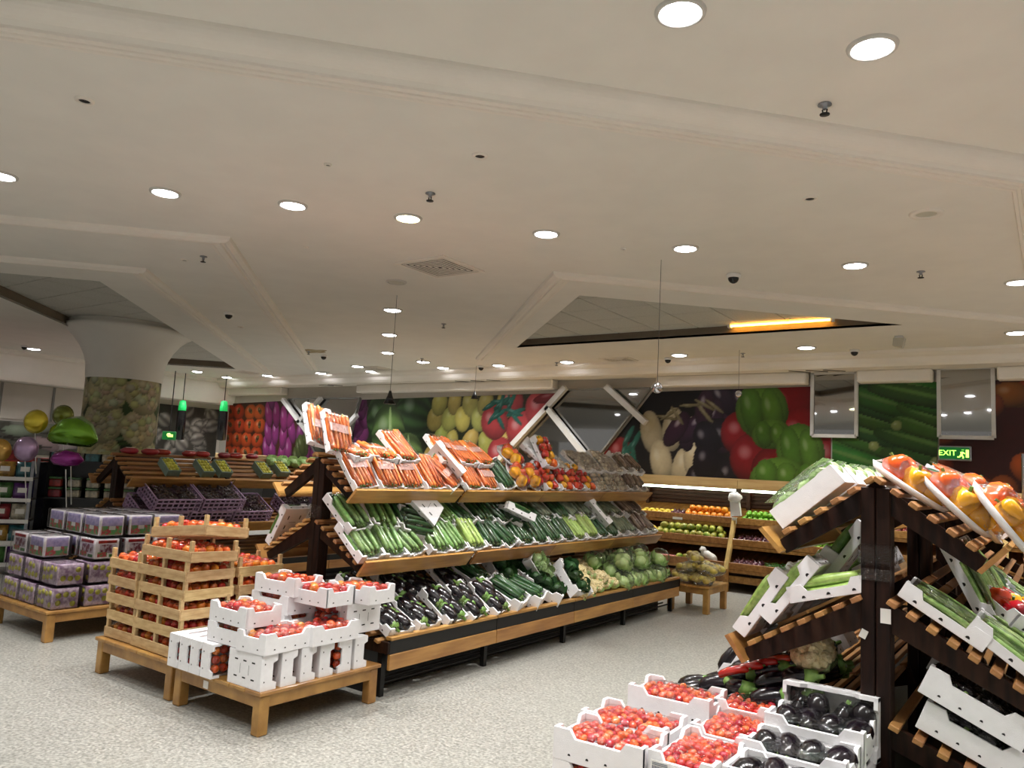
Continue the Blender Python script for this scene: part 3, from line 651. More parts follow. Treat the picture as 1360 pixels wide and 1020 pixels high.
# amber tube in the triangular recess
t = thing('cove_tube', (-2.85, 9.72, 3.6), 'glowing amber light tube in the right ceiling recess', 'light tube')
obj('tube', MB().tube((-.62, 0, 0), (.62, 0, 0), .014, 10).build('tube', 'amber_glow'), t)
for s in (-1, 1): obj('holder', MB().cbox(s * .64 - .02, s * .64 + .02, -.02, .05, -.02, .03, .003).build('holder', 'white_plastic'), t)

# exit signs
def text_mesh(s, size, m):
    cu = bpy.data.curves.new('lettering', 'FONT'); cu.body = s; cu.size = size; cu.extrude = .002; cu.align_x = 'CENTER'; cu.align_y = 'CENTER'
    o = bpy.data.objects.new('lettering', cu); COL.objects.link(o); bpy.context.view_layer.update()
    me = bpy.data.meshes.new_from_object(o.evaluated_get(bpy.context.evaluated_depsgraph_get())); bpy.data.objects.remove(o)
    me.materials.clear(); me.materials.append(MATS[m]); return me
t = thing('exit_sign', (-1.16, 12.12, 2.12), 'green lit EXIT sign with running figure on the back wall', 'sign')
obj('housing', MB().cbox(-.2, .2, 0, .06, -.1, .1, .008).build('housing', 'grey_metal'), t)
obj('face', MB().box(-.18, .18, -.004, 0, -.08, .08).build('face', 'exit_green'), t)
obj('lettering', text_mesh('EXIT', .105, 'exit_glow'), t, T(-.085, -.006, 0) @ RX(PI / 2))
mb = MB()                                                # running figure
for p, q, w in (((.1, .045), (.1, .046), .016), ((.1, .02), (.08, -.02), .013), ((.08, -.02), (.105, -.045), .009), ((.105, -.045), (.1, -.07), .008), ((.08, -.02), (.06, -.05), .009), ((.06, -.05), (.035, -.05), .008), ((.1, .015), (.125, -.005), .007), ((.1, .015), (.07, .012), .007)):
    mb.tube((p[0], -.006, p[1]), (q[0], -.006, q[1] + .001), w, 8)
mb.box(.135, .17, -.008, -.004, -.055, .05)
obj('running_figure', mb.build('running_figure', 'exit_glow'), t)
obj('bracket', MB().box(-.02, .02, .06, .17, -.02, .02).build('bracket', 'grey_metal'), t)
for x, y, z, l in ((-17.2, 10.2, 1.95, 'small glowing green exit sign right of the column'),):
    t = thing('exit_sign', T(x, y, z) @ RZ(R(35)), l, 'sign')
    obj('face', MB().cbox(-.16, .16, 0, .05, -.1, .1, .01).build('face', 'exit_green'), t); mb = MB(); mb.ball((0, -.002, .02), (.05, .008, .04), 10, 6); mb.box(-.02, .1, -.008, 0, -.03, .03)
    obj('symbol', mb.build('symbol', 'exit_glow'), t); obj('stem', MB().tube((0, .025, .1), (0, .025, CZ - z), .012, 6).build('stem', 'dark_metal'), t)
for x, y, z, l in ((-16.6, 11.2, 2.72, 'hanging green lamp before the garlic mural'), (-17.4, 10.6, 2.68, 'hanging green lamp further left by the garlic mural'), (-16.9, 5.6, 2.0, 'green lamp at the left photo edge')):
    t = thing('green_lamp', (x, y, z), l, 'lamp')
    obj('glow_body', MB().lathe([(.001, .16), (.07, .14), (.09, 0), (.09, -.1), (.001, -.12)], 14).build('glow_body', 'green_lamp'), t)
    obj('dark_skirt', MB().lathe([(.1, -.1), (.11, -.3), (.11, -.8), (.001, -.82)], 14).build('dark_skirt', 'black_plastic'), t)
    obj('cable', MB().tube((0, 0, .15), (0, 0, CZ - z), .01, 6).build('cable', 'dark_metal'), t)

# ------------------------------------------------------------------ produce meshes (shared by all copies)
def prod(name, mb, *mats): return mb.build(name, *mats)
TWB = .2
LONG = [(-.5, .3), (-.47, .7), (-.4, .92), (-.15, 1.), (.15, 1.), (.4, .9), (.47, .66), (.5, .25)]
def long_veg(name, L, r, m, bend=.008, stem=True, ridge=0):
    mb = MB(); mb.rod([(x * L, q * r) for x, q in LONG], 9, bend, 0, None, ridge, .08)
    if stem: mb.rod([(.5 * L, r * .3), (.54 * L, r * .22), (.56 * L, r * .25)], 6, 0, 1)
    return mb.build(name, m, 'stem_green')
carrot_me = MB().rod([(-.15, .013), (-.145, .018), (-.12, .0185), (-.02, .016), (.08, .011), (.14, .005), (.165, .0015)], 8, .006).rod([(-.162, .007), (-.15, .008)], 6, 0, 1).build('carrot', 'carrot_skin', 'stem_green')
cucumber_me = long_veg('cucumber', .29, .021, 'cucumber_skin', ridge=1)
courgette_me = long_veg('courgette', .28, .023, 'courgette_skin')
pale_me = long_veg('pale_courgette', .27, .024, 'pale_courgette_skin')
bean_me = long_veg('green_bean', .29, .0085, 'bean_skin', .014, False)
band_me = MB().box(-.035, .035, -TWB / 2, TWB / 2, .072, .0735).build('paper_band', 'pink_band')
gourd_me = MB().rod([(-.14, .006), (-.12, .02), (-.06, .027), (.02, .024), (.1, .016), (.14, .006)], 9, .01, 0, None, 1, .18).build('bitter_gourd', 'gourd_skin')
def eggplant(name, L, r):
    mb = MB(); mb.rod([(-.5 * L, .25 * r), (-.47 * L, .62 * r), (-.36 * L, .93 * r), (-.15 * L, 1.0 * r), (.15 * L, .86 * r), (.38 * L, .6 * r), (.46 * L, .42 * r)], 12, .012)
    me = mb.build(name, 'eggplant_skin'); return me
eggplant_me = eggplant('eggplant', .185, .05)
_c = MB(); _c.rod([(.03, .034), (.05, .031), (.066, .018), (.072, .009), (.1, .008)], 10, .0, 0, None, 1, .25); calyx_me = _c.build('calyx', 'stem_green')
big_egg_me = eggplant('eggplant', .19, .045)
def tomato(name, r, m): return MB().lathe([(.001, -.86 * r), (.45 * r, -.82 * r), (.86 * r, -.5 * r), (1.0 * r, 0), (.88 * r, .5 * r), (.5 * r, .78 * r), (.16 * r, .74 * r), (.001, .66 * r)], 11, lobes=5, lamp=.05).build(name, m)
tom_me = tomato('tomato', .034, 'tomato_skin'); tom_o_me = tomato('tomato', .033, 'tomato_orange'); stom_me = tomato('tomato', .0185, 'small_tomato_skin')
def pepper(name, m):
    r = .042; mb = MB(); mb.lathe([(.001, -.9 * r), (.5 * r, -1.0 * r), (.82 * r, -.7 * r), (1.0 * r, .1 * r), (1.02 * r, .6 * r), (.7 * r, 1.02 * r), (.3 * r, .98 * r), (.001, .85 * r)], 16, 0, None, True, 4, .22)
    mb.tube((0, 0, .85 * r), (.004, 0, 1.35 * r), .006, 6, 1); return mb.build(name, m, 'stem_green')
pep = {k: pepper('bell_pepper', k + '_pepper') for k in ('red', 'orange', 'yellow')}
mush_me = MB().lathe([(.001, -.03), (.011, -.03), (.012, -.004), (.027, -.006), (.03, .004), (.024, .018), (.012, .026), (.001, .028)], 10).build('mushroom', 'mushroom_cap')
grey_me = long_veg('grey_gourd', .24, .022, 'grey_veg', .01, False); brown_me = long_veg('brown_root', .22, .026, 'brown_veg', .012, False)
def leafy(name, m, r, n=9, seed=0):
    q = random.Random(seed); mb = MB(); mb.ball((0, 0, r * .75), (r * .7, r * .7, r * .7), 12, 8, 0, .08, seed)
    for k in range(n):
        a = 2 * PI * k / n + q.random() * .4; tl = .5 + q.random() * .5; vs = []
        for i in range(4):
            u = i / 3
            for j in range(4):
                w = (j / 3 - .5) * 1.5 * r * math.sin(PI * (.25 + .6 * u)); rr = r * (.35 + .75 * math.sin(u * 1.9)); zz = r * (.02 + 1.5 * u * tl) + q.random() * r * .14
                vs.append((rr * math.cos(a) - w * math.sin(a), rr * math.sin(a) + w * math.cos(a), zz))
        mb.add(vs, [(i * 4 + j, i * 4 + j + 1, i * 4 + j + 5, i * 4 + j + 4) for i in range(3) for j in range(3)], 0, None, True)
    return mb.build(name, m)
lettuce_me = leafy('lettuce', 'lettuce_leaf', .075, 9, 1); greens_me = leafy('leafy_greens', 'leaf_dark', .075, 11, 2)
cabbage_head = leafy('cabbage_head', 'cabbage_leaf', .095, 8, 3)
def cauli(seed):
    q = random.Random(seed); mb = MB(); mb.ball((0, 0, .055), (.075, .075, .055), 12, 7)
    for k in range(40):
        z = q.random(); a = k * 2.4; rr = math.sqrt(1 - z * z)
        mb.ball((.068 * rr * math.cos(a), .068 * rr * math.sin(a), .055 + .05 * z), (.02, .02, .018), 6, 4)
    return mb.build('curd', 'cauliflower_curd')
cauli_me = cauli(1); cauli_leaf = MB().lathe([(.03, 0), (.07, .02), (.088, .055), (.08, .075)], 12, lobes=6, lamp=.3).build('leaves', 'cabbage_leaf')
def roundf(name, r, m, sq=1.0, seed=0): return MB().ball((0, 0, 0), (r, r, r * sq), 12, 8, 0, .02, seed).build(name, m)
orange_me = roundf('orange', .042, 'orange_peel', .95); lime_me = MB().ball((0, 0, 0), (.033, .027, .027), 12, 8).rod([(.03, .008), (.038, .004)], 6).build('lime', 'lime_peel')
lemon_me = MB().rod([(-.05, .004), (-.043, .012), (-.03, .024), (0, .03), (.03, .024), (.043, .012), (.05, .004)], 10).build('lemon', 'lemon_peel')
mango_me = MB().rod([(-.06, .008), (-.05, .026), (-.02, .04), (.02, .038), (.045, .024), (.06, .006)], 10, .01).build('mango', 'mango_skin')
onion_me = MB().lathe([(.001, -.033), (.02, -.03), (.036, -.008), (.034, .012), (.016, .028), (.006, .04), (.003, .05)], 10).build('onion', 'onion_skin')
apple_me = MB().lathe([(.001, -.026), (.018, -.032), (.034, -.014), (.038, .008), (.028, .028), (.012, .03), (.001, .022)], 11).build('apple', 'apple_red')
chilli_me = long_veg('green_chilli', .13, .008, 'chilli_green', .012, True)
pink_me = long_veg('pink_root', .16, .016, 'pink_root', .006, False)
banana_me = MB().rod([(-.09, .005), (-.08, .012), (-.03, .018), (.03, .018), (.075, .011), (.095, .005)], 8, .035).build('banana', 'lemon_peel')
potato_me = MB().ball((0, 0, 0), (.05, .036, .032), 10, 7, 0, .05, 4).build('potato', 'potato_skin')

# ------------------------------------------------------------------ packaging
def foam_box(name, L, W, H, t=.014, dip=.3, nh=4, slits=False, r=.0065):
    """open foam box: thick walls whose middle dips below raised corners, ventilation holes near the foot"""
    mb = MB(); l = L / 2; w = W / 2; d = H * dip
    mb.box(-l + .003, l - .003, -w + .003, w - .003, 0, .012)
    def prof(a): return [(-a, .002), (a, .002), (a, H - .003), (a - .003, H), (a * .62, H), (a * .5, H - d), (-a * .5, H - d), (-a * .62, H), (-a + .003, H), (-a, H - .003)]
    mb.prism(prof(l), -w, -w + t, 'y'); mb.prism(prof(l), w - t, w, 'y')
    mb.prism(prof(w - .0005), -l, -l + t, 'x'); mb.prism(prof(w - .0005), l - t, l, 'x')
    pr = [(r, .0), (r * .7, r * .9), (0, r * 1.25), (-r * .7, r * .9), (-r, 0)]
    for s in (-1, 1):
        for k in range(nh):
            x = (k - (nh - 1) / 2) * L * .62 / max(1, nh - 1)
            mb.prism([(x + a, H * .2 + b) for a, b in pr], s * (w - .0015), s * (w + .0008), 'y', 1)
        for k in range(2):
            y = (k - .5) * W * .5; mb.prism([(y + a, H * .2 + b) for a, b in pr], s * (l - .0015), s * (l + .0008), 'x', 1)
    if slits:
        for i in range(3):
            for j in (-1, 1):
                x = (i - 1) * L * .26; mb.box(x - .018, x + .018, j * W * .24 - .005, j * W * .24 + .005, -.0008, .002, 1)
        for k in range(2): mb.box(-.0015 + (k - .5) * L * .26, .0015 + (k - .5) * L * .26, -W * .14, W * .14, -.0006, .002, 1)
    return mb.build(name, 'foam', 'hole_dark')
def film_sheet(L, W, z, dome=.02, seed=0, edge=.0, m='film', nu=9, nv=7):
    q = random.Random(seed); vs = []; fs = []
    for j in range(nv + 1):
        for i in range(nu + 1):
            u = i / nu * 2 - 1; v = j / nv * 2 - 1; h = dome * (1 - u ** 4) * (1 - v ** 4) + (q.random() - .5) * .006 * (1 if abs(u) < 1 and abs(v) < 1 else .2) - edge * (abs(u) == 1 or abs(v) == 1)
            vs.append((u * L / 2, v * W / 2, z + h))
    fs = [(j * (nu + 1) + i, j * (nu + 1) + i + 1, (j + 1) * (nu + 1) + i + 1, (j + 1) * (nu + 1) + i) for j in range(nv) for i in range(nu)]
    return MB().add(vs, fs, 0, None, True).build('film', m)
TL, TW, TH = .35, .235, .072           # shelf tray
BL, BW, BH = .38, .25, .12             # tomato box
tray_me = foam_box('foam_tray', TL, TW, TH, .012, .42, 3, True, .009)
lowtray_me = foam_box('foam_tray', TL, TW, .05, .012, .3, 3, True, .007)
box_me = foam_box('foam_box', BL, BW, BH, .016, .26, 4, True)
plate_me = MB().lathe([(.001, 0), (.1, 0), (.118, .006), (.13, .026), (.134, .026), (.122, .004), (.1, -.004), (.001, -.004)], 24, 0, Matrix.Diagonal((1.35, .85, 1, 1))).build('foam_plate', 'foam')
KINDS = {}
def J(a): return (random.random() * 2 - 1) * a
def lengthwise(me, n, W, z, r, layers=1, nm='vegetable', n2=None):
    out = []
    for k in range(layers):
        c = n if k == 0 else (n2 or n - 1)
        for i in range(c):
            y = (i - (c - 1) / 2) * (W / c) + J(.003)
            out.append((nm, me, T(J(.012), y, z + k * r * 1.6) @ RZ(J(.05) + (PI if random.random() < .5 else 0)) @ RX(random.random() * 6)))
    return out
def gridded(mes, nx, ny, L, W, z, nm, jz=.006, spin=True):
    out = []
    for i in range(nx):
        for j in range(ny):
            x = (i - (nx - 1) / 2) * L / nx + J(.006); y = (j - (ny - 1) / 2) * W / ny + J(.005)
            me = random.choice(mes); m = T(x, y, z + J(jz) + .012 * (1 - abs(i - (nx - 1) / 2) / nx * 2))
            out.append((nm, me, m @ (Matrix.Rotation(random.random() * 6, 4, Vector((J(1), J(1), J(1) + .01)).normalized()) if spin else RZ(random.random() * 6))))
    return out
def eggs(me, n, W, L, z, cal):
    out = []
    for i in range(n):
        x = (i - (n - 1) / 2) * L / n + J(.005); a = PI / 2 + (PI if i % 2 else 0) + J(.35)
        out.append(('eggplant', me, T(x, J(.015), z + J(.006)) @ RZ(a), [('calyx', cal, None)]))
    return out
film_t = [film_sheet(TL - .01, TW - .01, TH - .004, .016, s) for s in range(3)]
film_b = [film_sheet(BL - .02, BW - .02, BH - .022, .022, s) for s in range(3)]
film_p = [film_sheet(.31, .195, .035, .085, s, 0, 'film', 10, 8) for s in range(2)]
def variants(kind, fn, n=3): KINDS[kind] = [fn(k) for k in range(n)]
TWI = TW - .03
variants('carrot', lambda k: [('foam_tray', lowtray_me, None)] + lengthwise(carrot_me, 6, TWI, .032, .018, 2, 'carrot', 6) + ([('paper_band', band_me, T(J(.03), 0, .004))] if k != 1 else []) + [('film', film_t[k], None)])
variants('cucumber', lambda k: [('foam_tray', tray_me, None)] + lengthwise(cucumber_me, 5, TWI, .036, .02, 2, 'cucumber', 4) + [('film', film_t[k], None)])
variants('courgette', lambda k: [('foam_tray', tray_me, None)] + lengthwise(courgette_me, 5, TWI, .036, .021, 2, 'courgette', 4) + [('film', film_t[k], None)])
variants('pale', lambda k: [('foam_tray', tray_me, None)] + lengthwise(pale_me, 5, TWI, .036, .021, 2, 'courgette', 4) + [('film', film_t[k], None)])
variants('gourd', lambda k: [('foam_tray', tray_me, None)] + lengthwise(gourd_me, 5, TWI, .036, .022, 2, 'bitter_gourd', 4) + [('film', film_t[k], None)])
variants('bean', lambda k: [('foam_tray', tray_me, None)] + lengthwise(bean_me, 11, TWI, .04, .01, 2, 'green_bean', 10) + lengthwise(bean_me, 8, TWI * .8, .072, .01, 1, 'green_bean') + [('film', film_t[k], None)])
variants('grey', lambda k: [('foam_tray', tray_me, None)] + lengthwise(grey_me, 5, TWI, .036, .021, 2, 'grey_gourd', 4) + [('film', film_t[k], None)])
variants('brown', lambda k: [('foam_tray', tray_me, None)] + lengthwise(brown_me, 4, TWI, .038, .025, 2, 'brown_root', 3) + [('film', film_t[k], None)])
variants('mushroom', lambda k: [('foam_tray', lowtray_me, None)] + gridded([mush_me], 6, 4, TL - .03, TWI, .042, 'mushroom', .004, False) + [('film', film_t[k], None)])
variants('mixed_pepper', lambda k: [('foam_tray', tray_me, None)] + gridded([pep['red'], pep['yellow'], pep['orange']], 4, 2, TL - .02, TWI - .01, .052, 'bell_pepper', .004) + [('film', film_t[k], None)])
PP = [[('orange', -.075, .035), ('orange', -.065, -.04), ('yellow', .015, .045), ('orange', .02, -.035), ('yellow', .1, 0)], [('orange', -.08, .0), ('yellow', -.01, .045), ('orange', -.005, -.04), ('yellow', .085, .02), ('red', .07, -.05)]]
variants('pepper_plate', lambda k: [('foam_plate', plate_me, None)] + [('bell_pepper', pep[c], T(-x, y, .055) @ RX(J(.9)) @ RY(.9 + J(.9)) @ Matrix.Scale(1.24, 4)) for c, x, y in PP[k % 2]] + [('film', film_p[k % 2], None)], 2)
variants('small_tomato', lambda k: [('foam_box', box_me, None)] + gridded([stom_me], 9, 6, BL - .045, BW - .045, BH - .036, 'tomato', .006) + [('film', film_b[k], None)])
variants('tomato', lambda k: [('foam_box', box_me, None)] + gridded([tom_me, tom_me, tom_o_me], 5, 3, BL - .05, BW - .05, BH - .04, 'tomato', .008) + [('film', film_b[k], None)])
variants('eggplant_box', lambda k: [('foam_box', box_me, None)] + eggs(eggplant_me, 4, BW, BL - .03, BH - .04, calyx_me) + [('film', film_b[k], None)])
variants('eggplant_tray', lambda k: [('foam_tray', tray_me, None)] + [('eggplant', big_egg_me, T(x + J(.005), y, .055) @ RZ(a), [('calyx', calyx_me, T(.018, 0, .003))]) for x, y, a in ((-.075, -.055, .1), (-.075, .05, 3.2), (.085, -.05, 3.1), (.08, .055, .05), (0, 0, .1))] + [('film', film_t[k], None)])
ltray_me = foam_box('foam_tray', TL, TW, .1, .012, .04, 0)
variants('lettuce_tray', lambda k: [('foam_tray', ltray_me, None)] + [('lettuce', lettuce_me, T(x, 0, .03) @ RZ(random.random() * 6) @ Matrix.Diagonal((.95, .95, .95, 1))) for x in (-.1, 0, .1)] + [('film', film_t[k], T(0, 0, .075))])
variants('greens_box', lambda k: [('foam_box', box_me, None)] + [('leafy_greens', greens_me, T(x, J(.02), .05) @ RZ(random.random() * 6)) for x in (-.11, 0, .11)])
variants('cucumber_box', lambda k: [('foam_box', box_me, None)] + lengthwise(cucumber_me, 6, BW - .05, .06, .021, 3, 'cucumber', 5))
def put(kind, name, M, label, cat='tray', group=None, v=None):
    parts = KINDS[kind][random.randrange(len(KINDS[kind])) if v is None else v]
    t = thing(name, M, label, cat, group)
    for p in parts:
        o = obj(p[0], p[1], t, p[2])
        if len(p) > 3:
            for n2, me2, m2 in p[3]: obj(n2, me2, o, m2)
    return t
NAMES = dict(carrot='carrot_tray', cucumber='cucumber_tray', courgette='courgette_tray', pale='courgette_tray', gourd='bitter_gourd_tray', bean='green_bean_tray', grey='gourd_tray', brown='root_tray', mushroom='mushroom_tray', mixed_pepper='bell_pepper_tray', pepper_plate='bell_pepper_pack', small_tomato='tomato_box', tomato='tomato_box', eggplant_box='eggplant_box', eggplant_tray='eggplant_tray', lettuce_tray='lettuce_tray', greens_box='leafy_greens_box', cucumber_box='cucumber_box')
WORDS = dict(carrot='carrot tray', cucumber='dark cucumber tray', courgette='green courgette tray', pale='pale green courgette tray', gourd='bitter gourd tray', bean='green bean tray', grey='grey-green gourd tray', brown='brown root tray', mushroom='mushroom tray', mixed_pepper='mixed bell pepper tray', pepper_plate='bell pepper pack', eggplant_tray='eggplant tray', lettuce_tray='lettuce tray', greens_box='leafy greens box', cucumber_box='cucumber box', eggplant_box='eggplant box')

# ------------------------------------------------------------------ slatted produce stands
TIERS = dict(top=((.0, 1.655), (.405, 1.365), 6), middle=((.05, 1.15), (.555, .862), 7), base=((.05, .66), (.83, .37), 9))
class Stand:
    def __init__(s, xc, ys, label, dz=0., sides=(1, -1), tiers=('top', 'middle', 'base')):
        s.xc = xc; s.ys = ys; s.dz = dz
        s.root = thing('produce_stand', (xc, ys[0], 0), label, 'display stand', 'slatted produce stands')
        t = s.root; Lb = ys[1] - ys[0]
        post = MB().cbox(-.028, .028, -.05, .05, 0, 1.6 + dz, .004).build('post_board', 'dark_wood')
        arm = {}; slat = {}; lip = {}
        for k in tiers:
            (u0, z0), (u1, z1), n = TIERS[k]; z0 += dz; z1 += dz; d = Vector((u1 - u0, z1 - z0)); ln = d.length; d /= ln; nn = Vector((-d.y, d.x))
            for sd in sides:
                p = [Vector((u0, z0)) - nn * .022, Vector((u1, z1)) - nn * .022 + d * .01, Vector((u1, z1)) - nn * .085 + d * .02, Vector((max(u0, .03), z0)) - nn * (.13 if k != 'base' else .11)]
                arm[k, sd] = MB().prism([(sd * q.x, q.y) for q in p], -.02, .02, 'y').build('bracket_arm', 'dark_wood')
                M = Matrix(((sd * d.x, 0, sd * nn.x, 0), (0, 1, 0, 0), (d.y, 0, nn.y, 0), (0, 0, 0, 1)))
                slat[k, sd] = (MB().cbox(-.02, .02, .0, Lb - .012, -.022, 0, .003).build('slat', 'slat_wood'), M)
                if k != 'base':
                    b = Vector((u1, z1)) - nn * .075 + d * .012; q = Vector((u1, z1)) + nn * .06 + d * .03
                    pr = [b, b + d * .02, q + d * .02, q]
                    lip[k, sd] = MB().prism([(sd * v.x, v.y) for v in pr], .002, Lb - .004, 'y').build('lip_board', 'lip_wood')
            for sd in sides:
                for bi in range(len(ys) - 1):
                    y0 = ys[bi] - ys[0]
                    me, M = slat[k, sd]
                    for i in range(n):
                        w = (i + .35) / n * ln
                        p = Vector((u0, z0)) + d * w
                        obj('slat', me, t, T(sd * p.x, y0 + (-.05 if bi == 0 else .006), p.y) @ M)
                    if k != 'base': obj('lip_board', lip[k, sd], t, T(0, y0 - (.05 if bi == 0 else 0), 0))
                for bi in range(len(ys)): obj('bracket_arm', arm[k, sd], t, T(0, ys[bi] - ys[0] + (.03 if bi == 0 else 0), 0))
        for bi in range(len(ys)):
            for o in (-.03, .03): obj('post_board', post, t, T(o, ys[bi] - ys[0] + .05, 0))
        if 'base' in tiers:
            fasc = MB().cbox(.835, .862, .003, Lb - .003, .19, .295, .004).build('base_board', 'lip_wood')
            strip = MB().box(.838, .856, .003, Lb - .003, .297, .385).build('black_strip', 'black_strip')
            cap_ = MB().cbox(.81, .866, .003, Lb - .003, .387, .412, .004).build('base_cap', 'lip_wood')
            endb = MB().cbox(-.86, .86, -.02, .0, .3, .38, .004).build('end_board', 'dark_wood')
            leg = MB().box(-.02, .02, -.02, .02, 0, .3).build('base_leg', 'dark_metal'); rail = MB().tube((.0, 0, .08), (0, ys[-1] - ys[0], .08), .009, 6).build('foot_rail', 'dark_metal')
            for sd in sides:
                S = Matrix.Diagonal((sd, 1, 1, 1))
                for bi in range(len(ys) - 1):
                    for n_, me in (('base_board', fasc), ('black_strip', strip), ('base_cap', cap_)): obj(n_, me, t, T(0, ys[bi] - ys[0], 0) @ (S if sd > 0 else RZ(PI) @ T(0, -Lb, 0)))
                for bi in range(len(ys)):
                    for u in (.3, .76): obj('base_leg', leg, t, T(sd * u, ys[bi] - ys[0] + (.03 if bi == 0 else -.03), 0))
                for u in (.45, .55, .65, .74): obj('foot_rail', rail, t, T(sd * u, 0, 0))
            obj('plinth', MB().box(-.6, .6, .02, ys[-1] - ys[0] - .02, 0, .3).build('plinth', 'black_strip'), t)  # black box added to stand for the deep shadow under the base
            obj('end_board', endb, t); obj('end_board', endb, t, T(0, ys[-1] - ys[0] + .02, 0))
    def at(s, tier, sd, y, v, tilt=0., roll=0., lift=0., length=TL, flip=False):
        """frame on a shelf: v metres up from the lip; x axis up the slope, z off the shelf"""
        (u0, z0), (u1, z1), n = TIERS[tier]
        d = Vector((u0 - u1, z0 - z1)); d.normalize(); nn = Vector((d.y, -d.x))
        P = Vector((u1, z1 + s.dz)) + d * v + nn * (lift + .004)
        e1 = Vector((sd * d.x, 0, d.y)); e3 = Vector((sd * nn.x, 0, nn.y)); e2 = e3.cross(e1)
        B = Matrix((e1, e2, e3)).transposed().to_4x4()
        M = T(s.xc + sd * P.x, y, P.y) @ B @ RY(-tilt) @ RZ(roll) @ T(length / 2, 0, 0)
        return M @ RZ(PI) if flip else M
def stock(st, sname, tier, sd, rowname, items, y0, dy, v, tilt, lift, jy=.01, jt=.05, jr=.04):
    """a row of packs along a shelf; items is a list of kinds (None leaves a gap)"""
    y = y0
    for k in items:
        kind, extra = (k, {}) if not isinstance(k, tuple) else k
        if kind:
            w = WORDS[kind]
            c = nth((sname, tier, sd, rowname, kind))
            lab = '%s %s from the near end, %s row, %s shelf, %s' % (c, w, rowname, tier, sname.replace(' side', ''))
            M = st.at(tier, sd, y + J(jy), v + extra.get('v', 0), tilt + J(jt) + extra.get('tilt', 0), J(jr) + extra.get('roll', 0), lift + extra.get('lift', 0), BL if 'box' in kind else TL, random.random() < .5 and kind != 'pepper_plate')
            put(kind, NAMES[kind], M, lab, 'box' if 'box' in kind else 'tray', '%ss on the %s' % (w, sname))
        y += extra.get('dy', dy)

YS1 = [3.97 + 1.2325 * i for i in range(5)]
S1 = Stand(-4.6, YS1, 'long central produce stand with wooden shelves of wrapped vegetable trays')
YS2 = [3.6 + 1.2325 * i for i in range(5)]
S2 = Stand(-.64, YS2, 'dark wooden produce stand at right showing its end post and arms')
YS0 = [4.5 + 1.2325 * i for i in range(5)]
S0 = Stand(-8.6, YS0, 'far left produce stand with bare slats and fruit punnets', -.1)

CS = 'central stand'
# central stand, side facing the aisle
c = 'carrot'
stock(S1, CS, 'top', 1, 'front', [c, c, c, c, ('carrot', dict(roll=.5, lift=.02)), c, c, ('cucumber', dict(roll=.1)), 'pepper_plate', 'pepper_plate', 'mixed_pepper', 'mixed_pepper', 'mixed_pepper', 'mixed_pepper', 'mushroom', 'mushroom', 'mushroom', 'brown', 'brown'], 4.06, .258, .005, R(16), .008, .02, .07, .09)
stock(S1, CS, 'top', 1, 'upper', [('carrot', dict(tilt=-.35, roll=.2)), ('carrot', dict(tilt=-.3, roll=-.2)), c, None, c, c, 'carrot', None, 'pepper_plate', None, ('mixed_pepper', dict(lift=.03, tilt=.3)), 'mushroom', None, 'mushroom', 'mushroom', 'mushroom', 'mushroom', 'brown', 'brown'], 4.1, .258, .19, R(2), .135, .02, .09, .12)
g, d, p, b, br = 'courgette', 'cucumber', 'pale', 'grey', 'brown'
stock(S1, CS, 'middle', 1, 'front', ['courgette', 'courgette', ('courgette', dict(roll=.25)), g, g, 'pale', d, ('cucumber', dict(roll=.3)), d, d, d, d, p, p, d, d, b, b, br, br], 4.02, .247, .005, R(14), .008, .02, .08, .10)
stock(S1, CS, 'middle', 1, 'upper', [g, g, d, ('cucumber', dict(tilt=.3, roll=1.2)), g, d, d, d, ('cucumber', dict(roll=.5, tilt=.2)), d, b, d, b, b, d, b, b, br, br], 4.05, .258, .235, R(6), .10, .03, .16, .24)
stock(S1, CS, 'base', 1, 'front', ['eggplant_tray', 'eggplant_tray', ('eggplant_tray', dict(tilt=.15)), ('eggplant_tray', dict(tilt=.25, roll=.2)), ('eggplant_tray', dict(tilt=.25, roll=.2)), ('cucumber_box', dict(roll=.25)), ('cucumber_box', dict(roll=.35, dy=.33)), ('greens_box', dict(roll=.4, dy=.34)), ('greens_box', dict(roll=-.2, tilt=.3))], 4.1, .3, .02, R(6), .012, .015, .06, .1)
stock(S1, CS, 'base', 1, 'back', ['eggplant_tray', 'eggplant_tray', ('eggplant_tray', dict(roll=.4)), ('eggplant_tray', dict(tilt=.2)), 'cucumber_box', ('greens_box', dict(tilt=.35)), 'greens_box', ('cucumber_box', dict(tilt=.3, roll=.3))], 4.15, .33, .36, R(8), .03, .02, .08, .15)
# central stand, far side at its near end: pale undersides of leaning trays, carrots at the ridge
put('carrot', 'carrot_tray', S1.at('top', 1, 3.95, .30, R(26), -.15, .1), 'carrot tray leaning at the ridge over the near end of the central stand', 'tray', v=0)
put('carrot', 'carrot_tray', S1.at('top', 1, 3.86, .42, R(24), -.2, .08), 'leftmost carrot tray, leaning at the ridge beside another', 'tray', v=2)
stock(S1, CS + ' far side', 'middle', -1, 'leaning', [('courgette', dict(tilt=.5)), ('courgette', dict(tilt=.45)), g, g, d, d, d, d, d], 4.1, .26, .03, 0, .01)
FD = RX(PI) @ T(0, 0, -TH)            # turned over to show the slotted underside
put('courgette', 'courgette_tray', S1.at('middle', 1, 4.86, .27, R(34), .7, .17) @ FD, 'upturned white tray showing its slotted base on the middle shelf, central stand', 'tray')
put('cucumber', 'cucumber_tray', S1.at('middle', 1, 6.15, .2, R(20), 1.1, .16) @ RX(.9), 'white tray lying sideways across the dark cucumber trays, central stand', 'tray')
put('carrot', 'carrot_tray', S1.at('top', 1, 5.13, .06, R(14), .35, .09) @ RX(1.2), 'carrot tray turned on its side between the carrot trays', 'tray')
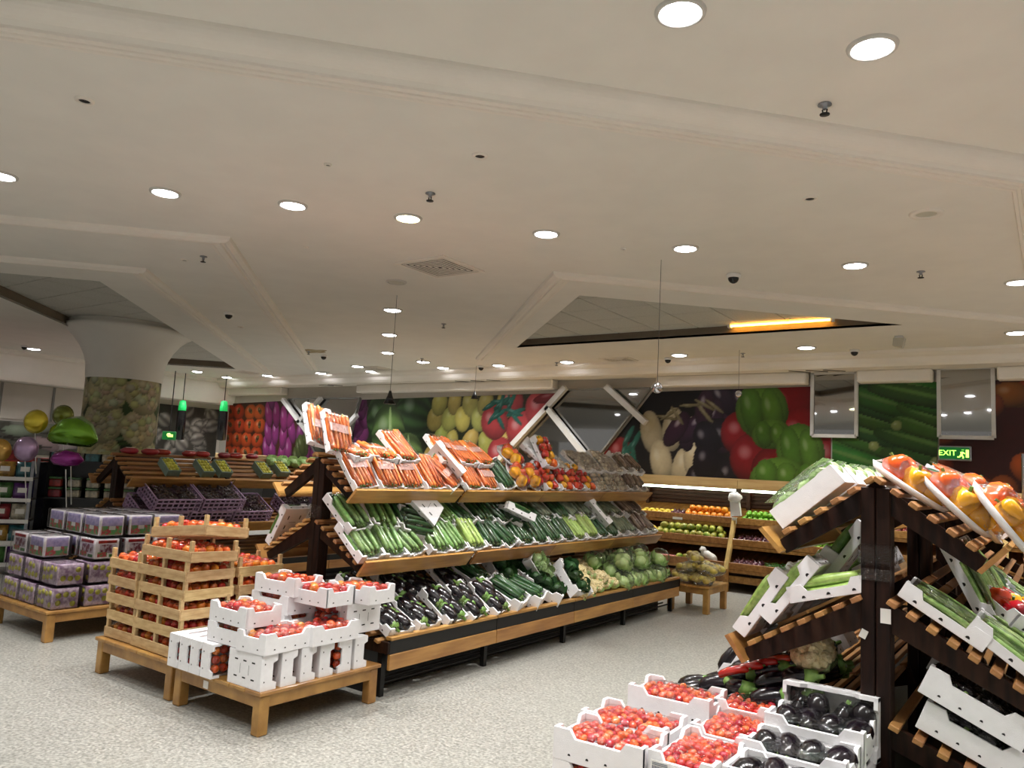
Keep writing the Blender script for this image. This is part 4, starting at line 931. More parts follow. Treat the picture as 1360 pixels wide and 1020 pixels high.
put('mushroom', 'mushroom_tray', S1.at('top', 1, 6.72, .26, R(12), .5, .13) @ FD, 'upturned white tray beside the bell peppers on the top shelf', 'tray')
put('grey', 'gourd_tray', S1.at('middle', 1, 7.6, .1, R(20), .3, .09) @ RX(1.1), 'white tray on its side among the grey-green gourds, central stand', 'tray')
# loose cauliflowers and cabbages at the far end of the base shelf
n = 0
RWN = ['front', 'second', 'third', 'fourth', 'fifth']
for i in range(5):
    for j in range(4):
        M = S1.at('base', 1, 6.62 + i * .165 + (j % 2) * .08 + J(.015), .07 + j * .15, 0, 0, .0 + .03 * (j == 0), 0) @ RY(J(.5) - .2) @ RX(J(.5))
        t = thing('cauliflower', M, '%s cauliflower from the left, %s row of the cream heap on the central base shelf' % (ORD[i], RWN[j]), 'cauliflower', 'cauliflowers heaped on the base shelf'); obj('curd', cauli_me, t, None); obj('leaves', cauli_leaf, t, None)
for i in range(3):
    M = S1.at('base', 1, 6.7 + i * .18, .12 + .16 * (i % 2), 0, 0, .1, 0) @ RY(-.3)
    t = thing('cauliflower', M, '%s cauliflower from the left lying on top of the cream heap' % ORD[i], 'cauliflower', 'cauliflowers heaped on the base shelf'); obj('curd', cauli_me, t); obj('leaves', cauli_leaf, t)
stock(S1, CS, 'base', 1, 'cauliflower end', [('lettuce_tray', dict(roll=.6, tilt=.5))], 6.35, .3, .3, R(20), .06)
wrap_me = MB().ball((0, 0, .095), (.118, .118, .105), 12, 8, 0, .06, 3).build('film_wrap', 'bag_film')
for i in range(6):
    for j in range(3):
        M = S1.at('base', 1, 7.52 + i * .215 + (j % 2) * .1, .08 + j * .2, 0, 0, .0 + .02 * j, 0) @ RY(J(.4)) @ RX(J(.4))
        t = thing('cabbage', M, '%s wrapped cabbage from the left, %s row, base shelf beyond the cauliflowers' % (ORD[i], RWN[j]), 'cabbage', 'wrapped cabbages on the base shelf'); obj('cabbage_head', cabbage_head, t); obj('film_wrap', wrap_me, t)
for i in range(5):
    M = S1.at('base', 1, 7.6 + i * .23, .18 + .12 * (i % 2), 0, 0, .15, 0) @ RY(J(.4)) @ RX(J(.4))
    t = thing('cabbage', M, '%s wrapped cabbage from the left lying on top of the cabbages' % ORD[i], 'cabbage', 'wrapped cabbages on the base shelf'); obj('cabbage_head', cabbage_head, t); obj('film_wrap', wrap_me, t)

RS = 'right stand'
# right stand, left side
stock(S2, RS + ' left side', 'top', -1, 'single', [('lettuce_tray', dict(tilt=.02)), 'lettuce_tray', 'lettuce_tray', 'lettuce_tray', 'lettuce_tray', 'lettuce_tray', 'lettuce_tray', 'lettuce_tray'], 3.76, .25, .02, R(3), .01, .005, .02, .02)
stock(S2, RS + ' left side', 'middle', -1, 'front', [('gourd', dict(tilt=.42)), ('gourd', dict(tilt=.4, v=.0)), ('gourd', dict(tilt=.35)), 'gourd', 'courgette', 'courgette', 'courgette', g], 3.72, .25, .01, R(4), .012)
stock(S2, RS + ' left side', 'middle', -1, 'second', [('gourd', dict(tilt=.40, v=-.05)), ('gourd', dict(tilt=.4)), g, g, g, g], 3.72, .25, .2, R(2), .02)
stock(S2, RS + ' left side', 'middle', -1, 'upper', [('pale', dict(tilt=-.15, roll=.0)), ('courgette', dict(tilt=.5, v=.1)), g, g], 3.72, .26, .28, R(-4), .07)
stock(S2, RS + ' left side', 'base', -1, 'front', [None, ('eggplant_tray', dict(tilt=.35, lift=.1)), 'eggplant_tray', 'eggplant_tray', 'eggplant_tray', 'eggplant_box'], 3.8, .3, .1, R(8), .02)
# loose eggplants heaped on the left base shelf
for i in range(8):
    for j in range(5):
        lf = (.07, .12, .17, .18, .15, .1, .07, .06)[i] + .03 * (j > 1)
        M = S2.at('base', -1, 3.64 + i * .09 + J(.015), .0 + j * .15 + J(.02), 0, J(.7), lf, 0) @ RX(J(1.5))
        t = thing('eggplant', M, '%s loose eggplant from the front in %s row of the heap on the right stand' % (ORD[i], RWN[j]), 'eggplant', 'eggplants heaped on the right stand'); obj('skin', big_egg_me, t, Matrix.Scale(1.1, 4)); obj('calyx', calyx_me, t, T(.024, 0, .003) @ Matrix.Scale(1.1, 4))
redlong_me = long_veg('skin', .15, .02, 'red_pepper', .01, True)
for i in range(4):
    M = S2.at('base', -1, 3.7 + i * .035, .3 + .06 * i, 0, 0, .235, 0) @ RZ(.1 + J(.1)); t = thing('red_pepper', M, '%s long red pepper from the front among the heaped eggplants' % ORD[i], 'pepper', 'red peppers among the eggplants'); obj('skin', redlong_me, t)
put('eggplant_tray', 'eggplant_tray', S2.at('base', -1, 4.02, .16, R(38), .1, .16), 'white tray leaning up out of the eggplant heap under the middle arm', 'tray')
t = thing('cauliflower', S2.at('base', -1, 3.85, .66, 0, 0, .2, 0) @ RX(.9), 'wrapped cauliflower beside the post of the right stand', 'cauliflower'); obj('curd', cauli_me, t, Matrix.Scale(1.25, 4)); obj('leaves', cauli_leaf, t, T(0, 0, -.02) @ Matrix.Scale(1.0, 4))
obj('film_wrap', MB().ball((0, 0, .07), (.11, .11, .09), 12, 8, 0, .06, 3).build('film_wrap', 'bag_film'), t)
# right stand, right side
RR = RS + ' right side'
stock(S2, RR, 'top', 1, 'front', [('pepper_plate', dict(v=.0, tilt=.2)), ('pepper_plate', dict(v=.02)), 'carrot', ('lettuce_tray', dict(tilt=-.1)), 'carrot', 'mushroom', c, c], 3.98, .3, .0, R(10), .01)
put('pepper_plate', 'bell_pepper_pack', S2.at('top', 1, 3.74, .235, -.02, 0, .012, .3), 'orange bell pepper pack nearest the ridge of the right stand', 'tray', v=0)
put('pepper_plate', 'bell_pepper_pack', S2.at('top', 1, 3.72, .06, .16, 0, .03, .3), 'orange and yellow bell pepper pack in the middle of the right stand arm', 'tray', v=0)
put('pepper_plate', 'bell_pepper_pack', S2.at('top', 1, 3.7, -.1, .32, 0, .07, .3), 'bell pepper pack overhanging the tip of the right stand arm', 'tray', v=1)
stock(S2, RR, 'top', 1, 'upper', [('carrot', dict(tilt=-.38)), ('carrot', dict(tilt=-.1)), ('cucumber', dict(tilt=-.1)), 'carrot', 'mushroom', 'carrot'], 4.02, .28, .15, R(-8), .085)
stock(S2, RR, 'middle', 1, 'front', ['bean', 'bean', 'bean', 'bean', ('mixed_pepper', dict(lift=.02)), 'bean', 'cucumber', 'bean'], 3.74, .25, -.05, R(4), .012)
put('bean', 'green_bean_tray', S2.at('middle', 1, 3.73, .21, .02, .0, .012), 'green bean tray beside the post on the right stand, upper of two', 'tray', 'green bean trays on the right stand')
stock(S2, RR, 'middle', 1, 'upper', [None, ('bean', dict(tilt=.5)), ('bean', dict(tilt=.5)), ('bean', dict(tilt=.5)), ('bean', dict(tilt=.45)), ('cucumber', dict(tilt=.2)), 'cucumber', 'bean'], 3.78, .25, .26, R(4), .05)
put('mixed_pepper', 'bell_pepper_tray', S2.at('middle', 1, 4.25, .05, .1, .9, .1), 'mixed bell pepper tray lying across the bean trays of the right stand', 'tray')
for i, (y, v, tl, lf, l) in enumerate(((3.74, .36, .02, .01, 'eggplant box resting on the base slats at lower right, lowest of the pair'), (3.72, .40, .06, .135, 'eggplant box stacked on another at lower right'), (4.02, .42, .1, .15, 'eggplant box behind the stacked pair at lower right'), (4.02, .36, .02, .01, 'eggplant box under the back one at lower right'), (4.3, .36, .1, .05, 'eggplant box furthest inside the right base shelf'))):
    put('eggplant_box', 'eggplant_box', S2.at('base', 1, y, v, tl, 0, lf, BL), l, 'box', 'eggplant boxes on the right stand')
# tape and paper bits on the right stand's end post
t = thing('plastic_wrap', (-.64, 3.6, 1.32), 'clear plastic film wrapped round the right stand post', 'film')
obj('band', MB().cbox(-.068, .068, -.012, .115, -.05, .04, .012).build('band', 'wrap_tape'), t); obj('loose_tail', MB().box(-.06, .064, -.016, -.013, -.11, -.06, 0, RX(.1)).build('loose_tail', 'wrap_tape'), t)
obj('price_card', MB().box(-.02, .02, -.003, .0, -.03, .03).build('price_card', 'paper_white'), None, T(-.6, 3.598, 1.07), 'small white paper card on the right stand post', 'card')
obj('paper_scrap', MB().box(-.014, .014, -.003, .0, -.018, .018).build('paper_scrap', 'paper_white'), None, T(-.685, 3.598, .985) @ RY(.4), 'torn white paper scrap lower on the post', 'paper')
t = thing('plastic_wrap', (-4.6, 3.97, 1.2), 'clear plastic film wrapped round the central stand post', 'film')
obj('band', MB().cbox(-.068, .068, -.012, .115, -.06, .05, .012).build('band', 'wrap_tape'), t)

# far left stand: punnets, packs, grape crates
def punnet(M, label):
    t = thing('fruit_punnet', M, label, 'punnet', 'fruit punnets on the far left stand')
    mb = MB(); mb.prism([(-.11, 0), (.11, 0), (.125, .09), (.115, .09), (.1, .01), (-.1, .01), (-.115, .09), (-.125, .09)], -.075, .075, 'y'); mb.box(-.12, .12, -.08, -.07, 0, .09); mb.box(-.12, .12, .07, .08, 0, .09)
    obj('basket', mb.build('basket', 'punnet_plastic'), t)
    for i in range(4):
        for j in range(3): obj('fruit', pun_me, t, T((i - 1.5) * .055, (j - 1) * .045, .075 + J(.006)))
pun_me = roundf('fruit', .026, 'fruit_yellow_green')
for k, y in enumerate((4.98, 5.42, 5.66, 6.25)):
    punnet(S0.at('top', 1, y, .06, 0, 0, .0, .25), '%s punnet of yellow-green fruit from the left on the bare slats' % ORD[k])
punnet(S0.at('top', 1, 6.55, .1, 0, 0, .0, .25), 'rightmost punnet of yellow-green fruit beside the lettuces')
packm = MB().ball((0, 0, .03), (.1, .06, .04), 12, 7, 0, .08, 6).build('bag', 'red_pack'); labm = MB().box(-.04, .04, -.03, .03, .064, .069).build('paper_label', 'paper_white')
for k in range(9):
    t = thing('red_fruit_pack', T(-8.6 + J(.05), 4.6 + k * .25 + J(.06), 1.545) @ RZ(PI / 2 + J(.5)), '%s red fruit pack from the left along the ridge of the far left stand' % ORD[k], 'pack', 'red packs along the ridge'); obj('bag', packm, t); obj('paper_label', labm, t)
for k in range(6):
    t = thing('lettuce', S0.at('top', 1, 6.5 + k * .17, .36, 0, 0, .0, 0), '%s pale lettuce from the left on the far left stand' % ORD[k], 'lettuce', 'lettuces on the far left stand'); obj('leaves', lettuce_me, t)
punnet_g = MB().box(-.1, .1, -.065, .065, 0, .075).build('punnet', 'grape_dark')
def grape_crate(M, label):
    t = thing('grape_crate', M, label, 'crate', 'purple grape crates'); L_, W_, H_ = .27, .2, .17
    obj('crate_floor', MB().box(-L_, L_, -W_, W_, 0, .012).build('crate_floor', 'purple_plastic'), t)
    for s, a in ((1, 0), (-1, 0), (1, 1), (-1, 1)):
        mb = MB(); l = L_ if not a else W_; o = (W_ if not a else L_) * s
        def bar(x0, x1, z0, z1):
            if not a: mb.box(x0, x1, o - .006, o + .006, z0, z1)
            else: mb.box(o - .006, o + .006, x0, x1, z0, z1)
        for z in (.0, .055, .11, .155): bar(-l, l, z, z + .014)
        for k in range(9): x = -l + k * (2 * l - .012) / 8; bar(x, x + .012, 0, H_)
        obj('lattice_side', mb.build('lattice_side', 'purple_plastic'), t)
    for i in range(2):
        for j in range(2):
            pn = obj('punnet', punnet_g2, t, T((i - .5) * .26, (j - .5) * .19, .014)); obj('lid_film', gfilm, pn)
    return t
q = random.Random(9); _m = MB()
for k in range(40): _m.ball((q.uniform(-.1, .1), q.uniform(-.07, .07), q.uniform(.1, .14)), (.016, .016, .016), 6, 4)
_m.box(-.11, .11, -.08, .08, 0, .1); punnet_g2 = _m.build('punnet', 'grape_dark'); gfilm = film_sheet(.24, .18, .15, .012, 4, 0, 'film', 5, 4)
for lev in range(2):
    for i in range(3 - lev):
        grape_crate(S0.at('middle', 1, 4.8 + i * .57 + .1 * lev, .02, 0, 0, .0 + .172 * lev, .4) @ RZ(PI / 2), '%s purple crate of dark grapes from the left, %s layer' % (ORD[i], ['lower', 'upper'][lev]))
for i in range(2): grape_crate(S0.at('middle', 1, 6.75 + i * .57, .02, 0, 0, .0, .4) @ RZ(PI / 2), '%s purple crate of dark grapes beyond the gap' % ORD[i])

# ------------------------------------------------------------------ low wooden tables
def low_table(x0, x1, y0, y1, h, label, tagged=False):
    t = thing('low_table', (x0, y0, 0), label, 'table', 'low wooden display tables'); w = x1 - x0; d = y1 - y0
    n = max(3, int(w / .13)); bw = w / n
    for k in range(n): obj('top_plank', MB().cbox(k * bw + .002, (k + 1) * bw - .002, 0, d, h - .024, h, .004).build('top_plank', 'table_wood'), t)
    o = .02
    for a in ((o, w - o, o, o + .022), (o, w - o, d - o - .022, d - o)): obj('apron', MB().cbox(a[0], a[1], a[2], a[3], h - .095, h - .0245, .003).build('apron', 'table_wood'), t)
    for a in ((o, o + .022), (w - o - .022, w - o)): obj('apron', MB().cbox(a[0], a[1], o + .0225, d - o - .0225, h - .095, h - .0245, .003).build('apron', 'table_wood'), t)
    for x in (.015, w - .085):
        for y in (.015, d - .085): obj('leg', MB().cbox(x, x + .07, y, y + .07, 0, h - .025, .006).build('leg', 'table_wood'), t)
    if tagged:
        g = obj('price_tag', MB().box(w * .36, w * .36 + .05, o - .003, o - .0005, h - .085, h - .04).build('price_tag', 'paper_white'), t); g['label'] = 'small white price tag'
    return t
HT = .25
low_table(-4.64, -3.74, 2.93, 3.9, HT, 'low wooden table under the white tomato boxes', True)
low_table(-5.66, -4.68, 2.95, 3.85, HT, 'low wooden table under the stacked wooden tomato crates')
low_table(-7.75, -6.7, 3.08, 4.25, HT, 'low wooden table under the wrapped fruit cartons at left')
low_table(-1.75, -.62, 2.55, 3.5, HT, 'low wooden table hidden under the foreground boxes')
low_table(-3.95, -3.4, 8.98, 9.65, .32, 'small wooden table of bags past the end of the central stand')

# ------------------------------------------------------------------ white tomato boxes on the middle table
GT = 'white tomato boxes on the middle table'
def tb(M, label, kind='tomato', v=None): put(kind, 'tomato_box', M, label, 'box', GT, v)
UP_Y = RX(-PI / 2)          # box stood on its long side, open side to +y
def stand_box(x, y, z, face, label):
    """box on its long edge; face is the direction of the open side"""
    a = {'-y': 0, '+x': PI / 2, '+y': PI, '-x': -PI / 2}[face]
    tb(T(x, y, z) @ RZ(a) @ RX(PI / 2) @ T(0, BW * .4, -BH / 2) @ Matrix.Diagonal((.82, .8, .94, 1)), label)
for k in range(4): stand_box(-4.58 + k * .118, 3.05, HT, '+x', '%s white box from the left standing on edge at the front left' % ORD[k])
for k in range(4): stand_box(-4.58 + k * .118, 3.4, HT, '+x', '%s white box from the left standing on edge in the second rank' % ORD[k])
for k in range(6): stand_box(-3.92, 3.0 + k * .145, HT, '+y' if k != 4 else '-y', '%s white box from the front corner standing on edge along the right side' % ORD[k])
z1 = HT + .202
tb(T(-4.13, 3.07, z1) @ RZ(.02), 'white tomato box under another at the front left of the second layer')
tb(T(-4.13, 3.07, z1 + BH) @ RZ(-.03), 'white tomato box stacked third at the front left, its tomatoes showing')
tb(T(-3.88, 3.1 + .02, z1) @ RZ(PI / 2 + .06), 'white tomato box at the front right corner of the second layer')
tb(T(-3.86, 3.47, z1) @ RZ(PI / 2), 'white tomato box in the middle of the right side, second layer')
stand_box(-3.9, 3.8, z1, '-x', 'white box stood on edge at the back right showing its slotted base')
stand_box(-4.05, 3.66, z1, '-y', 'white box stood on edge in the middle of the second layer')
tb(T(-4.32, 3.5, z1), 'white box hidden low at the back left of the second layer')
tb(T(-4.3, 3.5, z1 + BH), 'white tomato box second from the top at the back left')
tb(T(-4.27, 3.5, z1 + 2 * BH) @ RZ(.06), 'topmost white tomato box at the back left of the pile')
tb(T(-4.0, 3.55 + .0, z1 + .205) @ RZ(.02), 'white tomato box on top in the middle of the pile')
tb(T(-3.9, 3.82, z1 + .205) @ RZ(.06), 'white tomato box on top at the right beside the stand')

# ------------------------------------------------------------------ wooden tomato crates
def crate_parts(L, W, H=.122):
    pk = []; l = L / 2; w = W / 2
    c = MB().cbox(-.013, .013, -.013, .013, 0, H + .02, .002).build('corner_post', 'crate_wood')
    for sx in (-1, 1):
        for sy in (-1, 1): pk.append(('corner_post', c, T(sx * (l - .02), sy * (w - .02), 0)))
    long_ = MB().cbox(-l, l, -.004, .004, 0, .068, .0015).build('side_slat', 'crate_wood'); sh = MB().cbox(-.004, .004, -w + .009, w - .009, 0, .068, .0015).build('end_slat', 'crate_wood')
    for s in (-1, 1):
        pk.append(('side_slat', long_, T(0, s * (w - .004), .006))); pk.append(('end_slat', sh, T(s * (l - .004), 0, .006)))
        pk.append(('corner_post', c, T(0, s * (w - .02), 0)))
    fl = MB().box(-l + .01, l - .01, -.03, .03, 0, .006).build('floor_slat', 'crate_wood')
    for k in range(4): pk.append(('floor_slat', fl, T(0, (k - 1.5) * W * .24, .001)))
    return pk
def crate_kind(name, L, W, nx, ny):
    sh = film_sheet(L - .02, W - .02, .098, .014, 3, 0, 'crate_film', 10, 8)
    KINDS[name] = [crate_parts(L, W) + gridded([tom_me, tom_me, tom_me, tom_o_me], nx, ny, L - .06, W - .06, .072, 'tomato', .008) + [('film', sh, None)] for k in range(2)]
crate_kind('crate', .56, .38, 7, 5)
def crate(M, label): put('crate', 'tomato_crate', M, label, 'crate', 'wooden tomato crates')
LV = ['bottom', 'second', 'third', 'fourth', 'fifth', 'sixth', 'seventh']
for k in range(5): crate(T(-5.44 + J(.006), 3.27 + J(.01), HT + k * .122) @ RZ(PI / 2 + J(.02)), '%s wooden tomato crate of the short left stack counted from below' % ORD[k])
for k in range(5): crate(T(-4.97 + J(.006), 3.18 + J(.01), HT + k * .122) @ RZ(J(.02)), '%s wooden tomato crate of the tall front stack counted from below' % ORD[k])
crate(T(-4.95, 3.18, HT + 5 * .122 + .004) @ RZ(.03) @ RX(R(-2)), 'open wooden crate of tomatoes near the top of the tall stack')
crate(T(-4.99, 3.27, HT + 6 * .122 + .012) @ RZ(.1) @ RX(R(-6)) @ RY(R(-6)), 'tilted wooden tomato crate crowning the tall stack')
for k in range(5): crate(T(-4.97 + J(.01), 3.6, HT + k * .122 + .0) @ RZ(J(.02)), '%s wooden tomato crate from below in the stack behind the tall one' % ORD[k])

# ------------------------------------------------------------------ wrapped fruit cartons at left
def carton(M, w, d, h, style, label):
    t = thing('fruit_carton', M, label, 'carton', 'wrapped fruit cartons')
    obj('carton_body', MB().cbox(-w / 2, w / 2, -d / 2, d / 2, 0, h, .006).build('carton_body', 'carton_purple' if style == 'fruit' else 'carton_white'), t)
    def side(nm, a0, a1, z0, z1, m, o=.003):
        obj(nm, MB().box(w * a0, w * a1, -d / 2 - o, -d / 2 + .001, h * z0, h * z1).build(nm, m), t); obj(nm, MB().box(w / 2 - .001, w / 2 + o, d * a0, d * a1, h * z0, h * z1).build(nm, m), t)
    if style == 'fruit':
        for f in (0, 1):
            for i in range(4 if f == 0 else 3):
                for j in range(2):
                    if random.random() < .8: obj('fruit', pun_me, t, T((i - 1.5) * w * .23 if f == 0 else w / 2 - .012, -d / 2 + .012 if f == 0 else (i - 1) * d * .28, h * (.3 + .42 * j) + J(.012)))
    elif style == 'band':
        side('sky_panel', -.42, .42, .5, .94, 'carton_sky'); side('fruit_panel', -.42, .42, .06, .5, 'carton_band'); side('label_patch', -.12, .14, .3, .5, 'paper_white', .005)
    else:
        side('title_bar', -.38, .38, .78, .92, 'snack_red'); side('fruit_panel', -.3, .38, .3, .72, 'carton_fruit'); side('leaf_panel', -.38, 0, .1, .34, 'carton_band', .005); side('foot_bar', .1, .38, .08, .22, 'snack_green')
    obj('clear_wrap', MB().cbox(-w / 2 - .016, w / 2 + .016, -d / 2 - .016, d / 2 + .016, .001, h + .008, .008).build('clear_wrap', 'clear_plastic'), t)
ST = {0: 'fruit', 1: 'fruit', 2: 'white', 3: 'band'}
LN = ['bottom', 'second', 'third', 'top']
for lev in range(4):
    for i in range(3):
        for j in range(4):
            if lev == 2 and j == 0 and i == 2: continue
            if lev == 3 and j == 0: continue
            if i < 2 and 0 < j and lev < 2: continue          # buried in the pile
            yy = 3.24 + j * .265 + .02 * lev; xx = -7.54 + i * .325
            carton(T(xx + J(.006), yy, HT + lev * .195), .27, .21, .17, ST[lev] if not (lev == 2 and i == 1) else 'band', '%s fruit carton from the front, %s file from the left, %s layer' % (ORD[j], ORD[i], LN[lev]))

# ------------------------------------------------------------------ foreground boxes
GF = 'foreground boxes'
zf = .60
def fb(kind, x, y, z, a, label, M2=None): put(kind, 'tomato_box' if 'tomato' in kind else 'eggplant_box', T(x, y, z - BH) @ RZ(a) @ (M2 or Matrix()), label, 'box', GF)
fb('small_tomato', -1.46, 2.84, zf, .03, 'small-tomato box at the lower left corner of the foreground pile')
fb('small_tomato', -1.49, 3.10, zf, .02, 'second small-tomato box behind the lower left one in the foreground')
fb('small_tomato', -1.46, 2.84, zf - BH, .03, 'box beneath the lower left foreground tomato box'); fb('small_tomato', -1.49, 3.10, zf - BH, .02, 'box beneath the second left foreground tomato box')
fb('small_tomato', -1.44, 3.44, zf + .05, .04, 'small-tomato box standing apart at the back of the foreground pile'); fb('small_tomato', -1.45, 3.43, zf + .05 - BH, .01, 'box beneath the back foreground tomato box'); fb('small_tomato', -1.45, 3.44, zf + .05 - 2 * BH, .0, 'lowest box of the back foreground stack')
fb('small_tomato', -1.13, 2.93, zf, PI / 2, 'small-tomato box with a printed label, nearest in the middle file'); fb('small_tomato', -1.13, 3.32, zf + .005, PI / 2 + .02, 'middle small-tomato box in the middle foreground file')
fb('small_tomato', -1.15, 3.66 - .02, zf + .035, PI / 2 + .02, 'furthest small-tomato box in the middle foreground file')
for y in (2.93, 3.32): fb('small_tomato', -1.13, y, zf - BH, PI / 2, '%s hidden lower box in the middle foreground file' % nth('hm'))
fb('eggplant_box', -.81, 2.93, zf - .01, .0, 'nearest eggplant box in the foreground, marked with a blue label'); fb('eggplant_box', -.83, 3.19, zf + .015, .0, 'second eggplant box from the front in the foreground')
fb('eggplant_box', -.82, 3.44, zf + .06, .0, 'third eggplant box from the front in the foreground')
for k, y in enumerate((2.93, 3.19, 3.44)): fb('eggplant_box', -.82, y, zf - BH + (.06 if k == 2 else -.005), .0, '%s hidden lower eggplant box in the foreground' % ORD[k])
put('eggplant_box', 'eggplant_box', T(-.81, 3.575, zf - .11) @ RX(PI / 2 - .12) @ T(0, BW / 2, -BH / 2), 'eggplant box stood upright against the right stand post', 'box', GF)
t = thing('leafy_greens_box', (0, 0, 0), 'white box of leafy greens at the bottom edge of the photo', 'box'); t.matrix_basis = T(-.42, 3.3, .46) @ RZ(.3)
obj('foam_box', box_me, t, T(0, 0, -.06)); [obj('leafy_greens', lettuce_me, t, T(x, 0, -.03) @ RZ(x * 20) @ Matrix.Scale(.8, 4)) for x in (-.1, 0, .1)]
obj('stool', MB().cbox(-.17, .17, -.12, .12, 0, .395, .02).build('stool', 'black_plastic'), None, T(-.42, 3.3, 0) @ RZ(.3), 'black crate under the box of leafy greens', 'crate')
# printed labels on two boxes
obj('box_label', MB().box(-.035, .035, -.002, 0, -.025, .025).build('box_label', 'paper_white'), None, T(-1.205, 2.735, zf - .055), 'small white printed label on the front tomato box', 'label')
mb = MB(); [mb.box(-.03 + k * .006, -.027 + k * .006, -.003, -.0015, -.02, .006) for k in range(10)]; [mb.box(-.03, .03, -.003, -.0015, .01 + k * .006, .012 + k * .006) for k in range(2)]
obj('barcode', mb.build('barcode', 'print_ink'), bpy.data.objects['box_label'])
mb = MB(); mb.box(-.02, .02, -.003, 0, -.03, -.025); mb.box(-.02, .02, -.003, 0, .025, .03); mb.box(-.02, -.016, -.003, 0, -.025, .025); mb.box(.016, .02, -.003, 0, -.025, .025); mb.box(-.008, .008, -.003, 0, -.018, .018)
obj('blue_stamp', mb.build('blue_stamp', 'print_ink'), None, T(-.955, 2.804, zf - .04), 'blue rectangular stamp on the nearest eggplant box', 'label')

# ------------------------------------------------------------------ bags on the small end table
bag_me = MB().ball((0, 0, .06), (.15, .095, .08), 14, 8, 0, .1, 8).build('bag_film', 'poly_bag')
for k in range(11):
    lev = k // 5; i = k % 5
    t = thing('bagged_potatoes', T(-3.8 + (i % 2) * .24 + .05 * lev, 9.1 + (i // 2) * .19 + .08 * lev, .318 + lev * .12) @ RZ(.3 + J(1.2)) @ RY(J(.2)), '%s bag of yellow potatoes heaped on the small end table' % ORD[k], 'bag', 'bags on the end table')
    obj('bag_film', bag_me, t)
    for j in range(8): obj('potato', potato_me, t, T((j % 4 - 1.5) * .06, (j // 4 - .5) * .07, .08 + J(.02)) @ RZ(random.random() * 6) @ Matrix.Scale(1.1, 4))

# ------------------------------------------------------------------ produce display along the back wall
WD = thing('wall_display', (0, 11.9, 0), 'long wooden fruit display with lit canopy along the back wall', 'display')
def wd(name, me, M=None, parent=WD): return obj(name, me, parent, T(0, -11.9, 0) @ (M or Matrix()))
XA, XB = -9.05, 4.55
BAYX = [XA + i * 1.7 for i in range(9)]
for k in range(8):
    a, b = BAYX[k], BAYX[k + 1]
    wd('canopy_board', MB().cbox(a + .003, b - .003, 11.5, 11.53, 1.47, 1.6, .004).build('canopy_board', 'canopy_wood'))
    wd('back_panel', MB().box(a, b, 12.1, 12.13, .1, 1.47).build('back_panel', 'panel_wood'))
    for j in range(6): wd('panel_slat', MB().cbox(a + .02, b - .02, 12.075, 12.1, 1.06 + j * .06, 1.1 + j * .06, .004).build('panel_slat', 'panel_wood'))
    for i, (z, y) in enumerate(((1.0, 11.42), (.7, 11.27), (.37, 11.12))):
        wd('lip_board', MB().cbox(a + .004, b - .004, y - .02, y, z - .05, z + .045, .004).build('lip_board', 'lip_wood'))
        wd('shelf_deck', MB().prism([(y, z - .02), (12.1, z + .17), (12.1, z + .15), (y, z - .04)], a, b, 'x').build('shelf_deck', 'slat_wood'))
        wd('lower_rail', MB().cbox(a + .004, b - .004, y + .0, y + .02, z - .1, z - .055, .003).build('lower_rail', 'lip_wood'))
    wd('kick_board', MB().cbox(a + .004, b - .004, 11.2, 11.22, .12, .22, .004).build('kick_board', 'lip_wood'))
    wd('canopy_top', MB().box(a, b, 11.5, 12.28, 1.6, 1.62).build('canopy_top', 'canopy_wood'))
    tb_ = wd('light_tube', MB().tube((a + .05, 11.56, 1.445), (b - .05, 11.56, 1.445), .018, 8).build('light_tube', 'tube_glow'))
for k, x in enumerate(BAYX):
    if k % 2 == 1 or k in (0, 8):
        wd('divider_post', MB().prism([(11.38, 1.05), (11.44, 1.05), (11.12, .32), (11.05, .32)], x - .03, x + .03, 'x').build('divider_post', 'pale_post_wood'))
        wd('divider_post', MB().box(x - .03, x + .03, 11.05, 11.11, .0, .32).build('divider_post', 'lip_wood'))
    wd('upright', MB().box(x - .03, x + .03, 12.0, 12.1, 0, 1.47).build('upright', 'panel_wood'))
# loose fruit on its shelves: each one a thing
def heap(name, me, x0, x1, shelf, depth, layers, label, cat, step, sc=1.0, rot=True):
    z, y = ((1.0, 11.42), (.7, 11.27), (.37, 11.12))[shelf]
    for l in range(layers):
        j = 0
        while j < depth - l:
            x = x0 + (l * .5) * step + J(step * .1); k = 0
            while x < x1 - l * step * .5:
                yy = y + .05 + (j + l * .5) * step * .95; zz = z - .02 + (yy - y) * .28 + step * (.5 + l * .75)
                M = T(x + J(.006), yy + J(.006), zz) @ (Matrix.Rotation(random.random() * 6, 4, Vector((J(.3), J(.3), 1)).normalized()) if rot else RZ(J(.5))) @ Matrix.Scale(sc, 4)
                k = k + 1; obj(name, me, None, M, '%s %s from the left, %s row, %s layer, %s' % (ORD[k - 1], cat, RWN[j], ['bottom', 'upper'][l], label), cat, cat + ', ' + label)
                x += step
            j += 1
heap('orange', orange_me, -4.72, -4.0, 0, 2, 2, 'top wall shelf', 'orange', .104, 1.22)
heap('lime', lime_me, -3.82, -3.2, 0, 3, 2, 'top wall shelf', 'lime', .08, 1.3)
heap('lemon', lemon_me, -5.45, -4.98, 0, 2, 1, 'top wall shelf', 'lemon', .09)
heap('onion', onion_me, -4.98, -4.78, 0, 3, 1, 'top wall shelf', 'onion', .07)
heap('banana', banana_me, -5.45, -5.12, 1, 2, 1, 'middle wall shelf', 'banana', .1)
heap('mango', mango_me, -5.1, -4.05, 1, 2, 2, 'middle wall shelf', 'mango', .11, 1.2)
heap('onion', onion_me, -3.85, -3.2, 1, 3, 1, 'middle wall shelf beyond the divider', 'onion', .07)
heap('lime', lime_me, -3.15, -1.9, 1, 3, 1, 'middle wall shelf', 'lime', .07)
